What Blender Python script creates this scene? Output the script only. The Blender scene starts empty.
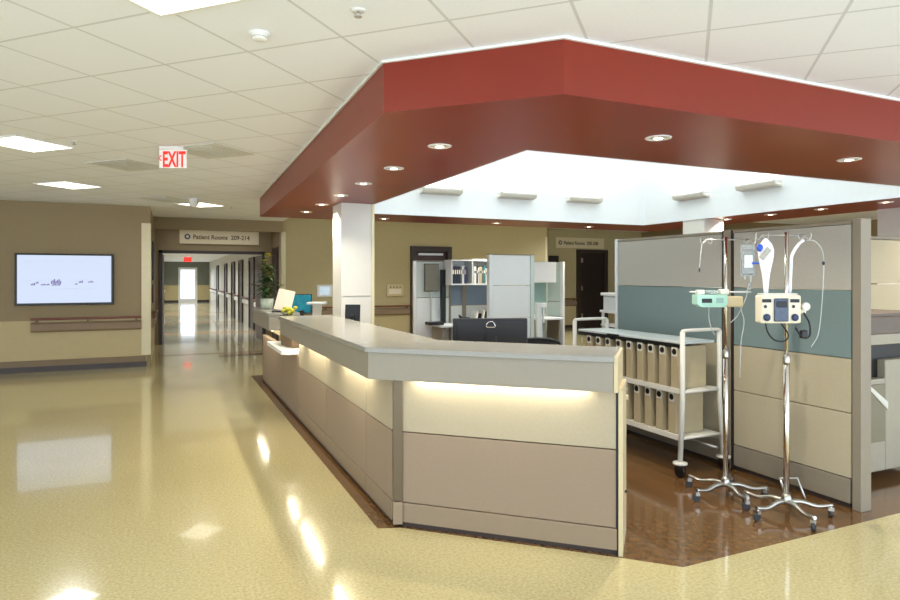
import bpy, bmesh, math, random
from mathutils import Vector, Matrix
random.seed(7)
C = bpy.context.scene.collection
PI = math.pi
R = math.radians

# ------------------------------------------------------------------ camera
cam = bpy.data.cameras.new('camera'); camo = bpy.data.objects.new('camera', cam); C.objects.link(camo)
cam.sensor_width = 36; cam.lens = 25.0; cam.shift_y = -23/900; cam.clip_end = 200; cam.clip_start = .05
camo.location = (0, 0, 1.56); camo.rotation_euler = (R(90), 0, R(-24.2))
bpy.context.scene.camera = camo
# ------------------------------------------------------------------ world, exposure
w = bpy.data.worlds.new('world'); bpy.context.scene.world = w; w.use_nodes = True
bg = w.node_tree.nodes['Background']; bg.inputs[0].default_value = (.75, .855, 1, 1); bg.inputs[1].default_value = 3.8
vs = bpy.context.scene.view_settings
vs.view_transform = 'Standard'; vs.look = 'None'; vs.exposure = 0.0; vs.gamma = 1; vs.use_curve_mapping = False

def area(name, loc, rot, sx, sy, power, col=(1, 1, 1), shape='RECTANGLE'):
    l = bpy.data.lights.new(name, 'AREA'); l.shape = shape; l.size = sx
    if shape == 'RECTANGLE': l.size_y = sy
    l.energy = power; l.color = col
    if name in ('room_fill', 'corridor_fill', 'hall_fill', 'vestibule_fill', 'narrow_troffer_lamp'): l.spread = R(125)   # spread narrowed so the floor does not mirror these lights
    o = bpy.data.objects.new(name, l); C.objects.link(o); o.location = loc; o.rotation_euler = rot
    return o
WARM = (1, .91, .78); NEUT = (.93, .95, 1); COOL = (.86, .96, 1)
# added area light under the closed well ceiling, standing in for daylight
area('well_daylight_fill', (5.1, 6.4, 5.42), (0, 0, 0), 4.8, 4.4, 150, (.9, .97, 1))
# soffit downlights
DOWN = [(1.77, 4.12), (1.77, 5.12), (1.78, 6.08), (1.8, 7.06), (1.8, 8.05), (1.8, 9.05),
        (3.01, 3.27), (4.96, 3.25), (6.95, 3.27), (3.15, 9.6), (5.2, 9.6), (7.16, 9.6), (8.3, 8.2), (8.25, 7.41), (8.25, 6.6), (8.22, 5.78), (8.2, 4.91)]
for x, y in DOWN:
    o = area('downlight_lamp', (x, y, 2.488), (0, 0, 0), .06, .06, 13 if x < 2.5 else 15, WARM, 'DISK')
    o.data.spread = R(125)

# ------------------------------------------------------------------ materials
def lin(v):
    v /= 255
    return v/12.92 if v <= .04045 else ((v+.055)/1.055)**2.4
def rgb(r, g, b): return (lin(r), lin(g), lin(b), 1)
def mat(name, col, rough=.5, metal=0, var=.06, scale=12, bump=0, bscale=80, spec=.5, coat=0, emit=None, es=0, trans=0, ior=1.45, alpha=1):
    m = bpy.data.materials.new(name); m.use_nodes = True; nt = m.node_tree; b = nt.nodes['Principled BSDF']
    b.inputs['Roughness'].default_value = rough; b.inputs['Metallic'].default_value = metal
    b.inputs['Specular IOR Level'].default_value = spec; b.inputs['Coat Weight'].default_value = coat
    b.inputs['Coat Roughness'].default_value = .05; b.inputs['IOR'].default_value = ior
    b.inputs['Transmission Weight'].default_value = trans; b.inputs['Alpha'].default_value = alpha
    tc = nt.nodes.new('ShaderNodeTexCoord'); n = nt.nodes.new('ShaderNodeTexNoise'); n.inputs['Scale'].default_value = scale; n.inputs['Detail'].default_value = 4
    nt.links.new(tc.outputs['Object'], n.inputs['Vector'])
    r = nt.nodes.new('ShaderNodeValToRGB')
    c = rgb(*col); r.color_ramp.elements[0].position = .3; r.color_ramp.elements[1].position = .7
    r.color_ramp.elements[0].color = [min(1, k*(1-var)) for k in c[:3]]+[1]; r.color_ramp.elements[1].color = [min(1, k*(1+var)) for k in c[:3]]+[1]
    nt.links.new(n.outputs['Fac'], r.inputs['Fac']); nt.links.new(r.outputs['Color'], b.inputs['Base Color'])
    if bump:
        n2 = nt.nodes.new('ShaderNodeTexNoise'); n2.inputs['Scale'].default_value = bscale
        bp = nt.nodes.new('ShaderNodeBump'); bp.inputs['Strength'].default_value = bump; bp.inputs['Distance'].default_value = .01
        nt.links.new(tc.outputs['Object'], n2.inputs['Vector']); nt.links.new(n2.outputs['Fac'], bp.inputs['Height']); nt.links.new(bp.outputs['Normal'], b.inputs['Normal'])
    if emit:
        b.inputs['Emission Color'].default_value = rgb(*emit); b.inputs['Emission Strength'].default_value = es
    return m

M = {}
M['tan'] = mat('painted wall tan', (150, 132, 98), .6, bump=.05, bscale=200, var=.02)
M['tan_olive'] = mat('painted wall olive tan', (188, 174, 132), .6, bump=.05, bscale=200, var=.02)
M['corridor_wall'] = mat('pale corridor paint', (206, 204, 192), .45, var=.02)
M['wainscot'] = mat('vinyl wainscot beige', (196, 178, 132), .5, var=.02)
M['cream_guard'] = mat('cream corner guard', (226, 216, 180), .45, var=.02)
M['brown_trim'] = mat('brown kick plate', (132, 112, 84), .5, var=.03)
M['dark_base'] = mat('dark rubber base', (62, 52, 46), .4, var=.05)
M['grey_wall'] = mat('grey green paint', (122, 124, 112), .6, var=.02)
M['white_wall'] = mat('white well paint', (238, 243, 243), .55, var=.01)
M['column'] = mat('white column paint', (226, 224, 214), .5, var=.01)
M['red'] = mat('brick red soffit paint', (130, 40, 20), .36, var=.03, scale=3, spec=.5)
M['wood_rail'] = mat('reddish wood rail', (118, 58, 34), .35, var=.2, scale=30)
M['bumper'] = mat('taupe bumper rail', (140, 118, 92), .5, var=.03)
M['maroon'] = mat('dark maroon wood door', (64, 38, 32), .35, var=.15, scale=8)
M['darkdoor'] = mat('dark brown door', (44, 33, 30), .35, var=.12, scale=8)
M['doorframe'] = mat('dark brown steel frame', (58, 46, 40), .4, var=.03)
M['steel'] = mat('brushed steel', (180, 178, 170), .28, 1, var=.05)
M['chrome'] = mat('chrome', (225, 222, 215), .12, 1, var=.02)
M['bronze'] = mat('bronze grey post', (104, 92, 72), .4, .5, var=.05)
M['black'] = mat('black plastic', (20, 20, 21), .35, var=.1)
M['blackmesh'] = mat('black mesh fabric', (26, 26, 28), .7, var=.2, scale=120, bump=.4, bscale=300)
M['darkgrey'] = mat('dark grey plastic', (52, 52, 54), .4, var=.05)
M['white'] = mat('white plastic', (235, 235, 230), .35, var=.01)
M['offwhite'] = mat('offwhite enamel', (214, 212, 200), .4, var=.02)
M['counter'] = mat('grey laminate worktop', (148, 147, 138), .2, var=.03, scale=60, spec=.6)
M['fascia'] = mat('grey laminate fascia', (149, 142, 126), .4, var=.02, scale=60)
M['fab_up'] = mat('pale fabric panel', (174, 162, 135), .75, bump=.25, bscale=500, var=.03, scale=60)
M['fab_low'] = mat('taupe fabric panel', (150, 131, 109), .75, bump=.25, bscale=500, var=.03, scale=60)
M['base_panel'] = mat('taupe base panel', (144, 126, 103), .5, var=.02)
M['cream'] = mat('cream laminate', (206, 190, 150), .4, var=.02)
M['p_grey'] = mat('partition warm grey fabric', (176, 172, 160), .8, bump=.2, bscale=500, var=.03, scale=60)
M['p_teal'] = mat('partition teal fabric', (120, 138, 136), .8, bump=.2, bscale=500, var=.03, scale=60)
M['p_beige'] = mat('partition beige fabric', (184, 173, 144), .8, bump=.2, bscale=500, var=.03, scale=60)
M['p_frame'] = mat('partition taupe trim', (142, 132, 114), .45, var=.02)
M['pale_green'] = mat('pale green grey panel', (196, 208, 200), .6, var=.02)
M['pale_white'] = mat('pale white panel', (222, 226, 224), .5, var=.01)
M['blue_grey'] = mat('blue grey fabric', (122, 138, 156), .8, var=.03, scale=40)
M['seafoam'] = mat('seafoam fabric', (146, 176, 170), .8, var=.03, scale=40)
M['ivory_binder'] = mat('tan binder board', (174, 160, 128), .55, var=.04)
M['binder_side'] = mat('darker tan binder board', (146, 132, 102), .6, var=.04)
M['cart_top'] = mat('pale cart top', (196, 206, 204), .3, var=.02)
M['device'] = mat('ivory device shell', (226, 216, 190), .4, var=.02)
M['mint'] = mat('mint device face', (170, 214, 196), .4, var=.02)
M['navy'] = mat('navy dial', (36, 52, 84), .35, var=.05)
M['slate'] = mat('slate screen glass', (72, 84, 104), .2, var=.1, scale=30)
M['blue'] = mat('blue plastic', (44, 84, 190), .35, var=.05)
M['bag'] = mat('clear fluid bag', (228, 234, 232), .2, var=.02, trans=.8, alpha=1)
M['tube'] = mat('clear tubing', (228, 230, 226), .25, var=.02, trans=.4)
M['wrap'] = mat('white wrapped plastic', (232, 234, 238), .35, var=.04, bump=.5, bscale=40)
M['glass'] = mat('window glass', (250, 252, 252), .02, var=0, trans=1, ior=1.45)
M['leaf'] = mat('dark green leaf', (52, 80, 36), .45, var=.3, scale=20)
M['yellow'] = mat('yellow green petals', (196, 190, 60), .5, var=.2, scale=20)
M['stem'] = mat('green stem', (84, 96, 44), .5, var=.1)
M['pot'] = mat('pale grey green pot', (186, 196, 176), .35, var=.03)
M['brownbox'] = mat('brown box board', (128, 106, 78), .6, var=.08)
M['paper'] = mat('cream paper', (232, 222, 200), .7, var=.02)
M['olive'] = mat('olive grey board', (112, 110, 92), .35, var=.04)
M['sign'] = mat('cream sign face', (226, 212, 176), .45, var=.02)
M['signink'] = mat('brown sign lettering', (96, 74, 60), .5, var=.02)
M['signblue'] = mat('slate blue emblem', (70, 80, 110), .5, var=.02)
M['exit_red'] = mat('exit sign red letters', (220, 40, 30), .4, var=.02, emit=(225, 40, 30), es=.55)
M['exit_face'] = mat('exit sign pale face', (236, 232, 226), .3, var=.01, emit=(255, 250, 245), es=.12)
M['lens'] = mat('lit lamp lens', (255, 245, 225), .4, var=0, emit=(255, 236, 205), es=9)
M['diffuser'] = mat('lit troffer diffuser', (255, 252, 240), .4, var=0, emit=(255, 250, 238), es=2.6)
M['led'] = mat('under counter strip light', (255, 240, 200), .4, var=0, emit=(255, 232, 180), es=5)
M['screen'] = mat('lit wall screen', (30, 32, 38), .15, var=0, emit=(214, 226, 250), es=.9)
M['screen_ink'] = mat('purple chart marks on screen', (90, 70, 150), .4, var=0, emit=(96, 76, 150), es=.5)
M['screen_grey'] = mat('grey chart lines on screen', (170, 180, 200), .4, var=0, emit=(172, 184, 206), es=.7)
M['teal_screen'] = mat('lit teal screen', (20, 120, 140), .2, var=.4, scale=9, emit=(30, 110, 140), es=.12)
M['tablet_screen'] = mat('lit tablet screen', (200, 220, 235), .2, var=.2, scale=20, emit=(190, 212, 235), es=.5)
M['skylight'] = mat('skylight diffusing panel', (240, 250, 255), .5, var=0, emit=(225, 242, 255), es=1.2)
M['poster_blue'] = mat('blue poster print', (56, 54, 96), .4, var=.3, scale=6)
M['poster_orange'] = mat('orange brown print', (150, 74, 34), .4, var=.3, scale=6)
M['inlay_brown'] = mat('dark brown floor tile', (92, 62, 36), .14, var=.15, scale=8)
M['inlay_orange'] = mat('orange tan floor tile', (178, 128, 74), .14, var=.1, scale=8)
M['corridor_floor'] = mat('pale corridor tile', (180, 174, 152), .1, var=.06, scale=6, coat=.5)
M['scan'] = mat('brown grey scanner lid', (104, 92, 82), .4, var=.04)
M['copier'] = mat('grey beige copier shell', (160, 153, 134), .4, var=.02)
M['recess'] = mat('grey olive copier door', (128, 122, 100), .5, var=.03)
for k, c in {'bk_navy': (38, 44, 62), 'bk_white': (222, 222, 216), 'bk_teal': (70, 130, 132), 'bk_grey': (96, 108, 116), 'bk_tan': (190, 178, 150), 'bk_violet': (98, 92, 140)}.items():
    M[k] = mat('book cover '+k[3:], c, .5, var=.08)

def floor_mat(name, base, dark, light, rough, sc, coat, tile=0):
    m = bpy.data.materials.new(name); m.use_nodes = True; nt = m.node_tree; b = nt.nodes['Principled BSDF']
    tc = nt.nodes.new('ShaderNodeTexCoord')
    n1 = nt.nodes.new('ShaderNodeTexNoise'); n1.inputs['Scale'].default_value = sc; n1.inputs['Detail'].default_value = 8; n1.inputs['Roughness'].default_value = .75
    r = nt.nodes.new('ShaderNodeValToRGB'); e = r.color_ramp.elements
    e[0].position = .36; e[0].color = rgb(*dark); e[1].position = .64; e[1].color = rgb(*light)
    k = r.color_ramp.elements.new(.5); k.color = rgb(*base)
    nt.links.new(tc.outputs['Object'], n1.inputs['Vector']); nt.links.new(n1.outputs['Fac'], r.inputs['Fac'])
    n2 = nt.nodes.new('ShaderNodeTexNoise'); n2.inputs['Scale'].default_value = .8; n2.inputs['Detail'].default_value = 3
    nt.links.new(tc.outputs['Object'], n2.inputs['Vector'])
    mp = nt.nodes.new('ShaderNodeMapRange'); mp.inputs[3].default_value = .92; mp.inputs[4].default_value = 1.08
    nt.links.new(n2.outputs['Fac'], mp.inputs[0])
    mx = nt.nodes.new('ShaderNodeVectorMath'); mx.operation = 'SCALE'
    nt.links.new(r.outputs['Color'], mx.inputs[0]); nt.links.new(mp.outputs[0], mx.inputs['Scale'])
    nt.links.new(mx.outputs[0], b.inputs['Base Color'])
    b.inputs['Roughness'].default_value = rough; b.inputs['Coat Weight'].default_value = coat; b.inputs['Coat Roughness'].default_value = .03
    bp = nt.nodes.new('ShaderNodeBump'); bp.inputs['Strength'].default_value = .014; bp.inputs['Distance'].default_value = .02
    n3 = nt.nodes.new('ShaderNodeTexNoise'); n3.inputs['Scale'].default_value = 3.5
    nt.links.new(tc.outputs['Object'], n3.inputs['Vector']); nt.links.new(n3.outputs['Fac'], bp.inputs['Height'])
    nt.links.new(bp.outputs['Normal'], b.inputs['Normal']); nt.links.new(bp.outputs['Normal'], b.inputs['Coat Normal'])
    return m
M['floor'] = floor_mat('polished yellow beige terrazzo', (198, 185, 136), (180, 165, 111), (212, 202, 156), .13, 60, .45)
M['floor_brown'] = floor_mat('polished brown terrazzo', (110, 78, 44), (86, 60, 34), (130, 94, 56), .16, 24, .5)

def ceiling_mat():
    m = bpy.data.materials.new('acoustic tile ceiling'); m.use_nodes = True; nt = m.node_tree; b = nt.nodes['Principled BSDF']
    N = nt.nodes.new; L = nt.links.new
    tc = N('ShaderNodeTexCoord'); sep = N('ShaderNodeSeparateXYZ'); L(tc.outputs['Object'], sep.inputs[0])
    def mth(op, a, b_=None):
        n = N('ShaderNodeMath'); n.operation = op
        for i, v in enumerate((a, b_)):
            if v is None: continue
            if isinstance(v, (int, float)): n.inputs[i].default_value = v
            else: L(v, n.inputs[i])
        return n.outputs[0]
    s2 = math.sqrt(.5)
    u = mth('MULTIPLY', mth('ADD', sep.outputs[0], sep.outputs[1]), s2)
    v = mth('MULTIPLY', mth('SUBTRACT', sep.outputs[1], sep.outputs[0]), s2)
    def line(t, off, sp):
        q = mth('FRACT', mth('DIVIDE', mth('SUBTRACT', t, off-100*sp), sp))
        d = mth('ABSOLUTE', mth('SUBTRACT', q, .5))       # .5 on the grid line
        return d
    du = line(u, 3.40, .58); dv = line(v, -.10, .59)
    mx = mth('MAXIMUM', du, dv)
    mask = mth('GREATER_THAN', mx, .5-.008/.58)
    n1 = N('ShaderNodeTexNoise'); n1.inputs['Scale'].default_value = 90; L(tc.outputs['Object'], n1.inputs['Vector'])
    r = N('ShaderNodeValToRGB'); r.color_ramp.elements[0].color = rgb(236, 238, 242); r.color_ramp.elements[1].color = rgb(246, 248, 252); L(n1.outputs['Fac'], r.inputs['Fac'])
    mix = N('ShaderNodeMix'); mix.data_type = 'RGBA'; L(mask, mix.inputs['Factor']); L(r.outputs['Color'], mix.inputs['A']); mix.inputs['B'].default_value = rgb(212, 213, 214)
    L(mix.outputs['Result'], b.inputs['Base Color']); b.inputs['Roughness'].default_value = .8
    bp = N('ShaderNodeBump'); bp.inputs['Strength'].default_value = .15; bp.inputs['Distance'].default_value = .01; L(n1.outputs['Fac'], bp.inputs['Height']); L(bp.outputs['Normal'], b.inputs['Normal'])
    return m
M['ceiling'] = ceiling_mat()

# ------------------------------------------------------------------ mesh builder
class MB:
    def __init__(s): s.bm = bmesh.new(); s.mats = []; s.T = Matrix.Identity(4)
    def mi(s, m):
        if m is None: return 0
        if m not in s.mats: s.mats.append(m)
        return s.mats.index(m)
    def _fin(s, n0, f0, m):
        s.bm.verts.ensure_lookup_table(); s.bm.faces.ensure_lookup_table()
        for v in s.bm.verts[n0:]: v.co = s.T @ v.co
        k = s.mi(m)
        for f in s.bm.faces[f0:]: f.material_index = k
    def box(s, x0, x1, y0, y1, z0, z1, m=None, bev=0):
        t = bmesh.new()
        bmesh.ops.create_cube(t, size=1)
        for v in t.verts: v.co = Vector(((x0+x1)/2+v.co.x*(x1-x0), (y0+y1)/2+v.co.y*(y1-y0), (z0+z1)/2+v.co.z*(z1-z0)))
        if bev: bmesh.ops.bevel(t, geom=list(t.edges), offset=bev, segments=2, affect='EDGES', profile=.5)
        return s._merge(t, m)
    def _merge(s, t, m):
        n0 = len(s.bm.verts); k = s.mi(m)
        mp = {}
        for v in t.verts: mp[v] = s.bm.verts.new(s.T @ v.co)
        for f in t.faces:
            try:
                g = s.bm.faces.new([mp[v] for v in f.verts]); g.material_index = k; g.smooth = f.smooth
            except ValueError: pass
        t.free(); return s
    def prism(s, pts, z0, z1, m=None, bev=0):
        t = bmesh.new()
        a = [t.verts.new((x, y, z0)) for x, y in pts]; b = [t.verts.new((x, y, z1)) for x, y in pts]
        n = len(pts)
        t.faces.new(a[::-1]); t.faces.new(b)
        for i in range(n): t.faces.new((a[i], a[(i+1) % n], b[(i+1) % n], b[i]))
        bmesh.ops.recalc_face_normals(t, faces=list(t.faces))
        if bev: bmesh.ops.bevel(t, geom=list(t.edges), offset=bev, segments=2, affect='EDGES', profile=.5)
        return s._merge(t, m)
    def prof(s, pts, axis, a0, a1, m=None):
        """polygon in the plane across `axis` ('x': pts=(y,z); 'y': pts=(x,z)) swept from a0 to a1"""
        t = bmesh.new()
        f = (lambda p, a: (a, p[0], p[1])) if axis == 'x' else (lambda p, a: (p[0], a, p[1]))
        a = [t.verts.new(f(p, a0)) for p in pts]; b = [t.verts.new(f(p, a1)) for p in pts]; n = len(pts)
        t.faces.new(a[::-1]); t.faces.new(b)
        for i in range(n): t.faces.new((a[i], a[(i+1) % n], b[(i+1) % n], b[i]))
        bmesh.ops.recalc_face_normals(t, faces=list(t.faces))
        return s._merge(t, m)
    def lathe(s, prof, c=(0, 0, 0), n=20, m=None, axis='z', sx=1, sy=1):
        t = bmesh.new(); rings = []
        for r, z in prof:
            if r < 1e-6: rings.append([t.verts.new((0, 0, z))])
            else: rings.append([t.verts.new((r*math.cos(2*PI*i/n)*sx, r*math.sin(2*PI*i/n)*sy, z)) for i in range(n)])
        for a, b in zip(rings, rings[1:]):
            for i in range(n):
                j = (i+1) % n
                if len(a) == 1 and len(b) == 1: continue
                if len(a) == 1: f = t.faces.new((a[0], b[i], b[j]))
                elif len(b) == 1: f = t.faces.new((a[i], b[0], a[j]))
                else: f = t.faces.new((a[i], a[j], b[j], b[i]))
                f.smooth = True
        for rg, fl in ((rings[0], 1), (rings[-1], 0)):
            if len(rg) > 1: t.faces.new(rg[::-1] if fl else rg)
        bmesh.ops.recalc_face_normals(t, faces=list(t.faces))
        for v in t.verts:
            x, y, z = v.co
            if axis == 'x': v.co = (z, x, y)
            elif axis == 'y': v.co = (x, z, y)
            v.co += Vector(c)
        bmesh.ops.recalc_face_normals(t, faces=list(t.faces))
        return s._merge(t, m)
    def cyl(s, c, r, z0, z1, m=None, n=16, axis='z'): return s.lathe([(r, z0), (r, z1)], c, n, m, axis)
    def tube(s, pts, r, m=None, n=8, closed=False):
        t = bmesh.new(); P = [Vector(p) for p in pts]; rings = []; k = len(P); up = None
        for i in range(k):
            if closed: d = (P[(i+1) % k]-P[i-1])
            else: d = P[min(i+1, k-1)]-P[max(i-1, 0)]
            d.normalize()
            if up is None:
                up = Vector((0, 0, 1)) if abs(d.z) < .9 else Vector((1, 0, 0))
            a = (up - d*up.dot(d))
            if a.length < 1e-4: a = d.orthogonal()
            a.normalize(); b = d.cross(a); up = a
            rr = r[i] if isinstance(r, (list, tuple)) else r
            rings.append([t.verts.new(P[i]+(a*math.cos(2*PI*j/n)+b*math.sin(2*PI*j/n))*rr) for j in range(n)])
        seg = list(zip(rings, rings[1:]))+([(rings[-1], rings[0])] if closed else [])
        for a, b in seg:
            for j in range(n):
                f = t.faces.new((a[j], a[(j+1) % n], b[(j+1) % n], b[j])); f.smooth = True
        if not closed: t.faces.new(rings[0][::-1]); t.faces.new(rings[-1])
        bmesh.ops.recalc_face_normals(t, faces=list(t.faces))
        return s._merge(t, m)
    def ell(s, c, rx, ry, rz, m=None, n=12):
        return s.lathe([(max(1e-7, math.sin(PI*i/8)) if 0 < i < 8 else 0, -math.cos(PI*i/8)*rz/max(rx, 1e-6)) for i in range(9)], (0, 0, 0), n, m) if False else s._ell(c, rx, ry, rz, m, n)
    def _ell(s, c, rx, ry, rz, m, n):
        t = bmesh.new(); bmesh.ops.create_uvsphere(t, u_segments=n, v_segments=max(6, n//2+2), radius=1)
        for v in t.verts: v.co = Vector((c[0]+v.co.x*rx, c[1]+v.co.y*ry, c[2]+v.co.z*rz))
        for f in t.faces: f.smooth = True
        return s._merge(t, m)
    def leaf(s, base, d, up, L, W, m=None, droop=.3):
        d = Vector(d).normalized(); side = d.cross(Vector(up)).normalized(); nrm = side.cross(d)
        t = bmesh.new(); rows = []
        for i in range(5):
            q = i/4; ww = W*math.sin(PI*min(.97, .08+q*.9))*.5
            p = Vector(base)+d*L*q-Vector((0, 0, 1))*droop*L*q*q
            rows.append([t.verts.new(p-side*ww+nrm*ww*.3), t.verts.new(p), t.verts.new(p+side*ww+nrm*ww*.3)])
        for a, b in zip(rows, rows[1:]):
            for j in (0, 1):
                f = t.faces.new((a[j], a[j+1], b[j+1], b[j])); f.smooth = True
        return s._merge(t, m)
    def build(s, name, m=None, parent=None, loc=None, rz=0, smooth=None):
        me = bpy.data.meshes.new(name); s.bm.normal_update(); s.bm.to_mesh(me); s.bm.free()
        for k in (s.mats or [m]): me.materials.append(M[k] if isinstance(k, str) else k)
        o = bpy.data.objects.new(name, me); C.objects.link(o)
        if parent: o.parent = parent
        if loc: o.location = loc
        o.rotation_euler.z = rz
        return o

def tag(o, label=None, cat=None, group=None, kind=None):
    if label: o['label'] = label
    if cat: o['category'] = cat
    if group: o['group'] = group
    if kind: o['kind'] = kind
    return o
def empty(name, loc, rz, label, cat, group=None):
    o = bpy.data.objects.new(name, None); C.objects.link(o); o.location = loc; o.rotation_euler.z = rz
    o.empty_display_size = .1
    return tag(o, label, cat, group)
def struct(mb, name, m=None, label=None, **k):
    o = mb.build(name, m, **k); o['kind'] = 'structure'
    if label: o['label'] = label
    return o
def copy_tree(o, label=None, loc=None, rz=None, parent=None):
    c = o.copy(); C.objects.link(c)
    if parent: c.parent = parent
    if label: c['label'] = label
    if loc: c.location = loc
    if rz is not None: c.rotation_euler.z = rz
    for ch in [q for q in bpy.data.objects if q.parent == o]: copy_tree(ch, parent=c)
    return c
def bez(pts, n=8):
    """smooth Catmull-Rom path through pts"""
    P = [Vector(p) for p in pts]; P = [P[0]*2-P[1]]+P+[P[-1]*2-P[-2]]; out = []
    for i in range(1, len(P)-2):
        for j in range(n):
            t = j/n
            out.append(.5*((2*P[i])+(-P[i-1]+P[i+1])*t+(2*P[i-1]-5*P[i]+4*P[i+1]-P[i+2])*t*t+(-P[i-1]+3*P[i]-3*P[i+1]+P[i+2])*t**3))
    out.append(P[-2]); return out
def text(body, name, size, m, parent, loc, rot=(R(90), 0, 0), sx=1, ext=.003, bold=0, align='LEFT'):
    cu = bpy.data.curves.new(name, 'FONT'); cu.body = body; cu.size = size; cu.extrude = ext; cu.offset = bold; cu.align_x = align
    t = bpy.data.objects.new(name, cu); C.objects.link(t)
    dg = bpy.context.evaluated_depsgraph_get(); dg.update()
    me = bpy.data.meshes.new_from_object(t.evaluated_get(dg)); bpy.data.objects.remove(t)
    me.materials.clear(); me.materials.append(M[m])
    o = bpy.data.objects.new(name, me); C.objects.link(o); o.parent = parent; o.location = loc; o.rotation_euler = rot; o.scale = (sx, 1, 1)
    return o

# ================================================================== STRUCTURE
H = 2.8
b = MB()
def poly(b, pts, m, z=0, flip=False):
    vs = [b.bm.verts.new((x, y, z)) for x, y in pts]; f = b.bm.faces.new(vs); f.material_index = b.mi(m)
# floor slab pieces: yellow terrazzo around the brown inlay of the station
b.prism([(-9, -1.6), (1.18, -1.6), (1.18, 15.87), (-9, 15.87)], -.1, 0, 'floor')
b.prism([(1.18, -1.6), (14, -1.6), (14, 2.55), (2.52, 2.55), (2.30, 2.765), (1.31, 3.675), (1.18, 3.72)], -.1, 0, 'floor')
b.prism([(9.1, 2.55), (14, 2.55), (14, 15.87), (9.1, 15.87)], -.1, 0, 'floor')
b.prism([(1.18, 10.3), (9.1, 10.3), (9.1, 15.87), (1.18, 15.87)], -.1, 0, 'floor')
b.prism([(1.18, 3.72), (1.31, 3.675), (2.30, 2.765), (2.52, 2.55), (9.1, 2.55), (9.1, 10.3), (1.18, 10.3)], -.1, 0, 'floor_brown')
b.prism([(-.4, 15.87), (2.4, 15.87), (2.4, 42.1), (-.4, 42.1)], -.1, 0, 'corridor_floor')
struct(b, 'floor')
b = MB()
b.box(.9, 2.3, 13.0, 13.28, 0, .0012, 'inlay_brown'); b.box(-.2, 2.3, 13.5, 13.72, 0, .0012, 'inlay_orange')
struct(b, 'trim_5', label='brown and orange tile bands across the corridor mouth')
b = MB()
for y in (18.5, 23, 29): b.box(-.2, 2.3, y, y+.35, 0, .0012, 'inlay_orange')
struct(b, 'trim_6', label='orange tile bands across the far corridor floor')

# ceiling with the opening of the well
b = MB()
X0, X1, Y0, Y1 = 2.41, 7.85, 3.99, 8.9
b.box(-9, 2.3, -2.5, 15.87, H, H+.1); b.box(2.3, X0-.05, -2.5, 10.1, H, H+.1); b.box(X1+.05, 14, -2.5, 10.1, H, H+.1); b.box(X0-.05, X1+.05, -2.5, Y0-.05, H, H+.1); b.box(X0-.05, X1+.05, Y1+.05, 10.1, H, H+.1)
struct(b, 'ceiling', 'ceiling')
HB = 3.0
b = MB(); b.box(2.3, 14, 10.1, 15.87, HB, HB+.1); struct(b, 'ceiling', 'ceiling')
b = MB(); b.box(-.3, 2.35, 15.97, 42, 2.5, 2.6); struct(b, 'ceiling', 'ceiling')

# dropped red soffit ring
b = MB()
out = [(1.12, 3.42), (1.85, 2.69), (9.1, 2.69), (9.1, 10.1), (1.12, 10.1)]
inn = [(X0, Y0), (X1, Y0), (X1, Y1), (X0, Y1)]
for (p, q) in (([out[0], out[1], (X0, 2.69), (X0, Y1), (1.12, Y1)][0:5], 0),):
    b.prism([(1.12, 3.42), (1.85, 2.69), (X0, 2.69), (X0, Y1), (1.265, Y1)], 2.5, H-.002)
b.prism([(X0, 2.69), (9.1, 2.69), (9.1, Y0), (X0, Y0)], 2.5, H-.002)
b.prism([(X1, Y0), (9.1, Y0), (9.1, Y1), (X1, Y1)], 2.5, H-.002)
b.prism([(1.265, Y1), (9.1, Y1), (9.1, 10.1), (1.29, 10.1)], 2.5, H-.002)
struct(b, 'trim_1', 'red', label='brick red dropped soffit ring over the station')
b = MB()
o1 = [(1.10, 3.41), (1.84, 2.67), (9.12, 2.67)]
b.prism([(1.105, 3.414), (1.843, 2.675), (1.85, 2.69), (1.12, 3.42)], H-.018, H-.002); b.prism([(1.843, 2.675), (9.11, 2.675), (9.11, 2.69), (1.85, 2.69)], H-.018, H-.002)
b.prism([(1.105, 3.414), (1.12, 3.42), (1.29, 10.1), (1.275, 10.1)], H-.018, H-.002)
struct(b, 'trim_2', 'white', label='white ceiling angle along the top of the red soffit')

# white well
b = MB(); t = .05; WH = 5.5
b.box(X0-.001, X0+.012, Y0, Y1, 2.497, WH); b.box(X1-.012, X1+.001, Y0, Y1, 2.497, WH); b.box(X0, X1, Y0-.001, Y0+.012, 2.497, WH); b.box(X0, X1, Y1-.012, Y1+.001, 2.497, WH)
struct(b, 'wall_well', 'white_wall', label='bright white walls of the raised ceiling well')
b = MB(); b.box(X0-.1, X1+.1, Y0-.1, Y1+.1, WH, WH+.1); struct(b, 'ceiling', 'white_wall')

# TV wall (left)
b = MB()
b.box(-9, -.36, 12.15, 12.3, .84, H, 'tan'); b.box(-9, -.36, 12.15, 12.3, 0, .84, 'wainscot')
b.box(-.36, -.30, 12.15, 12.3, 0, H, 'tan')
struct(b, 'wall_left')
b = MB(); b.box(-9, -.37, 12.125, 12.149, .09, .19, 'brown_trim'); b.box(-9, -.36, 12.12, 12.149, 0, .09, 'dark_base'); struct(b, 'baseboard_left')
b = MB(); b.box(-.44, -.297, 12.135, 12.149, .2, 2.5, 'cream_guard'); b.box(-.299, -.29, 12.135, 12.27, .2, 2.5, 'cream_guard'); struct(b, 'trim_3', label='cream corner guard at the end of the screen wall')
# vestibule left return wall
b = MB(); b.box(-.45, -.3, 12.3, 15.87, .84, H, 'tan'); b.box(-.45, -.3, 12.3, 15.87, 0, .84, 'wainscot'); struct(b, 'wall_vestibule_left')
# bulkhead over vestibule
b = MB(); b.box(-.3, 2.3, 14.2, 14.4, 2.56, H); struct(b, 'trim_4', 'tan', label='tan bulkhead above the corridor mouth')
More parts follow.
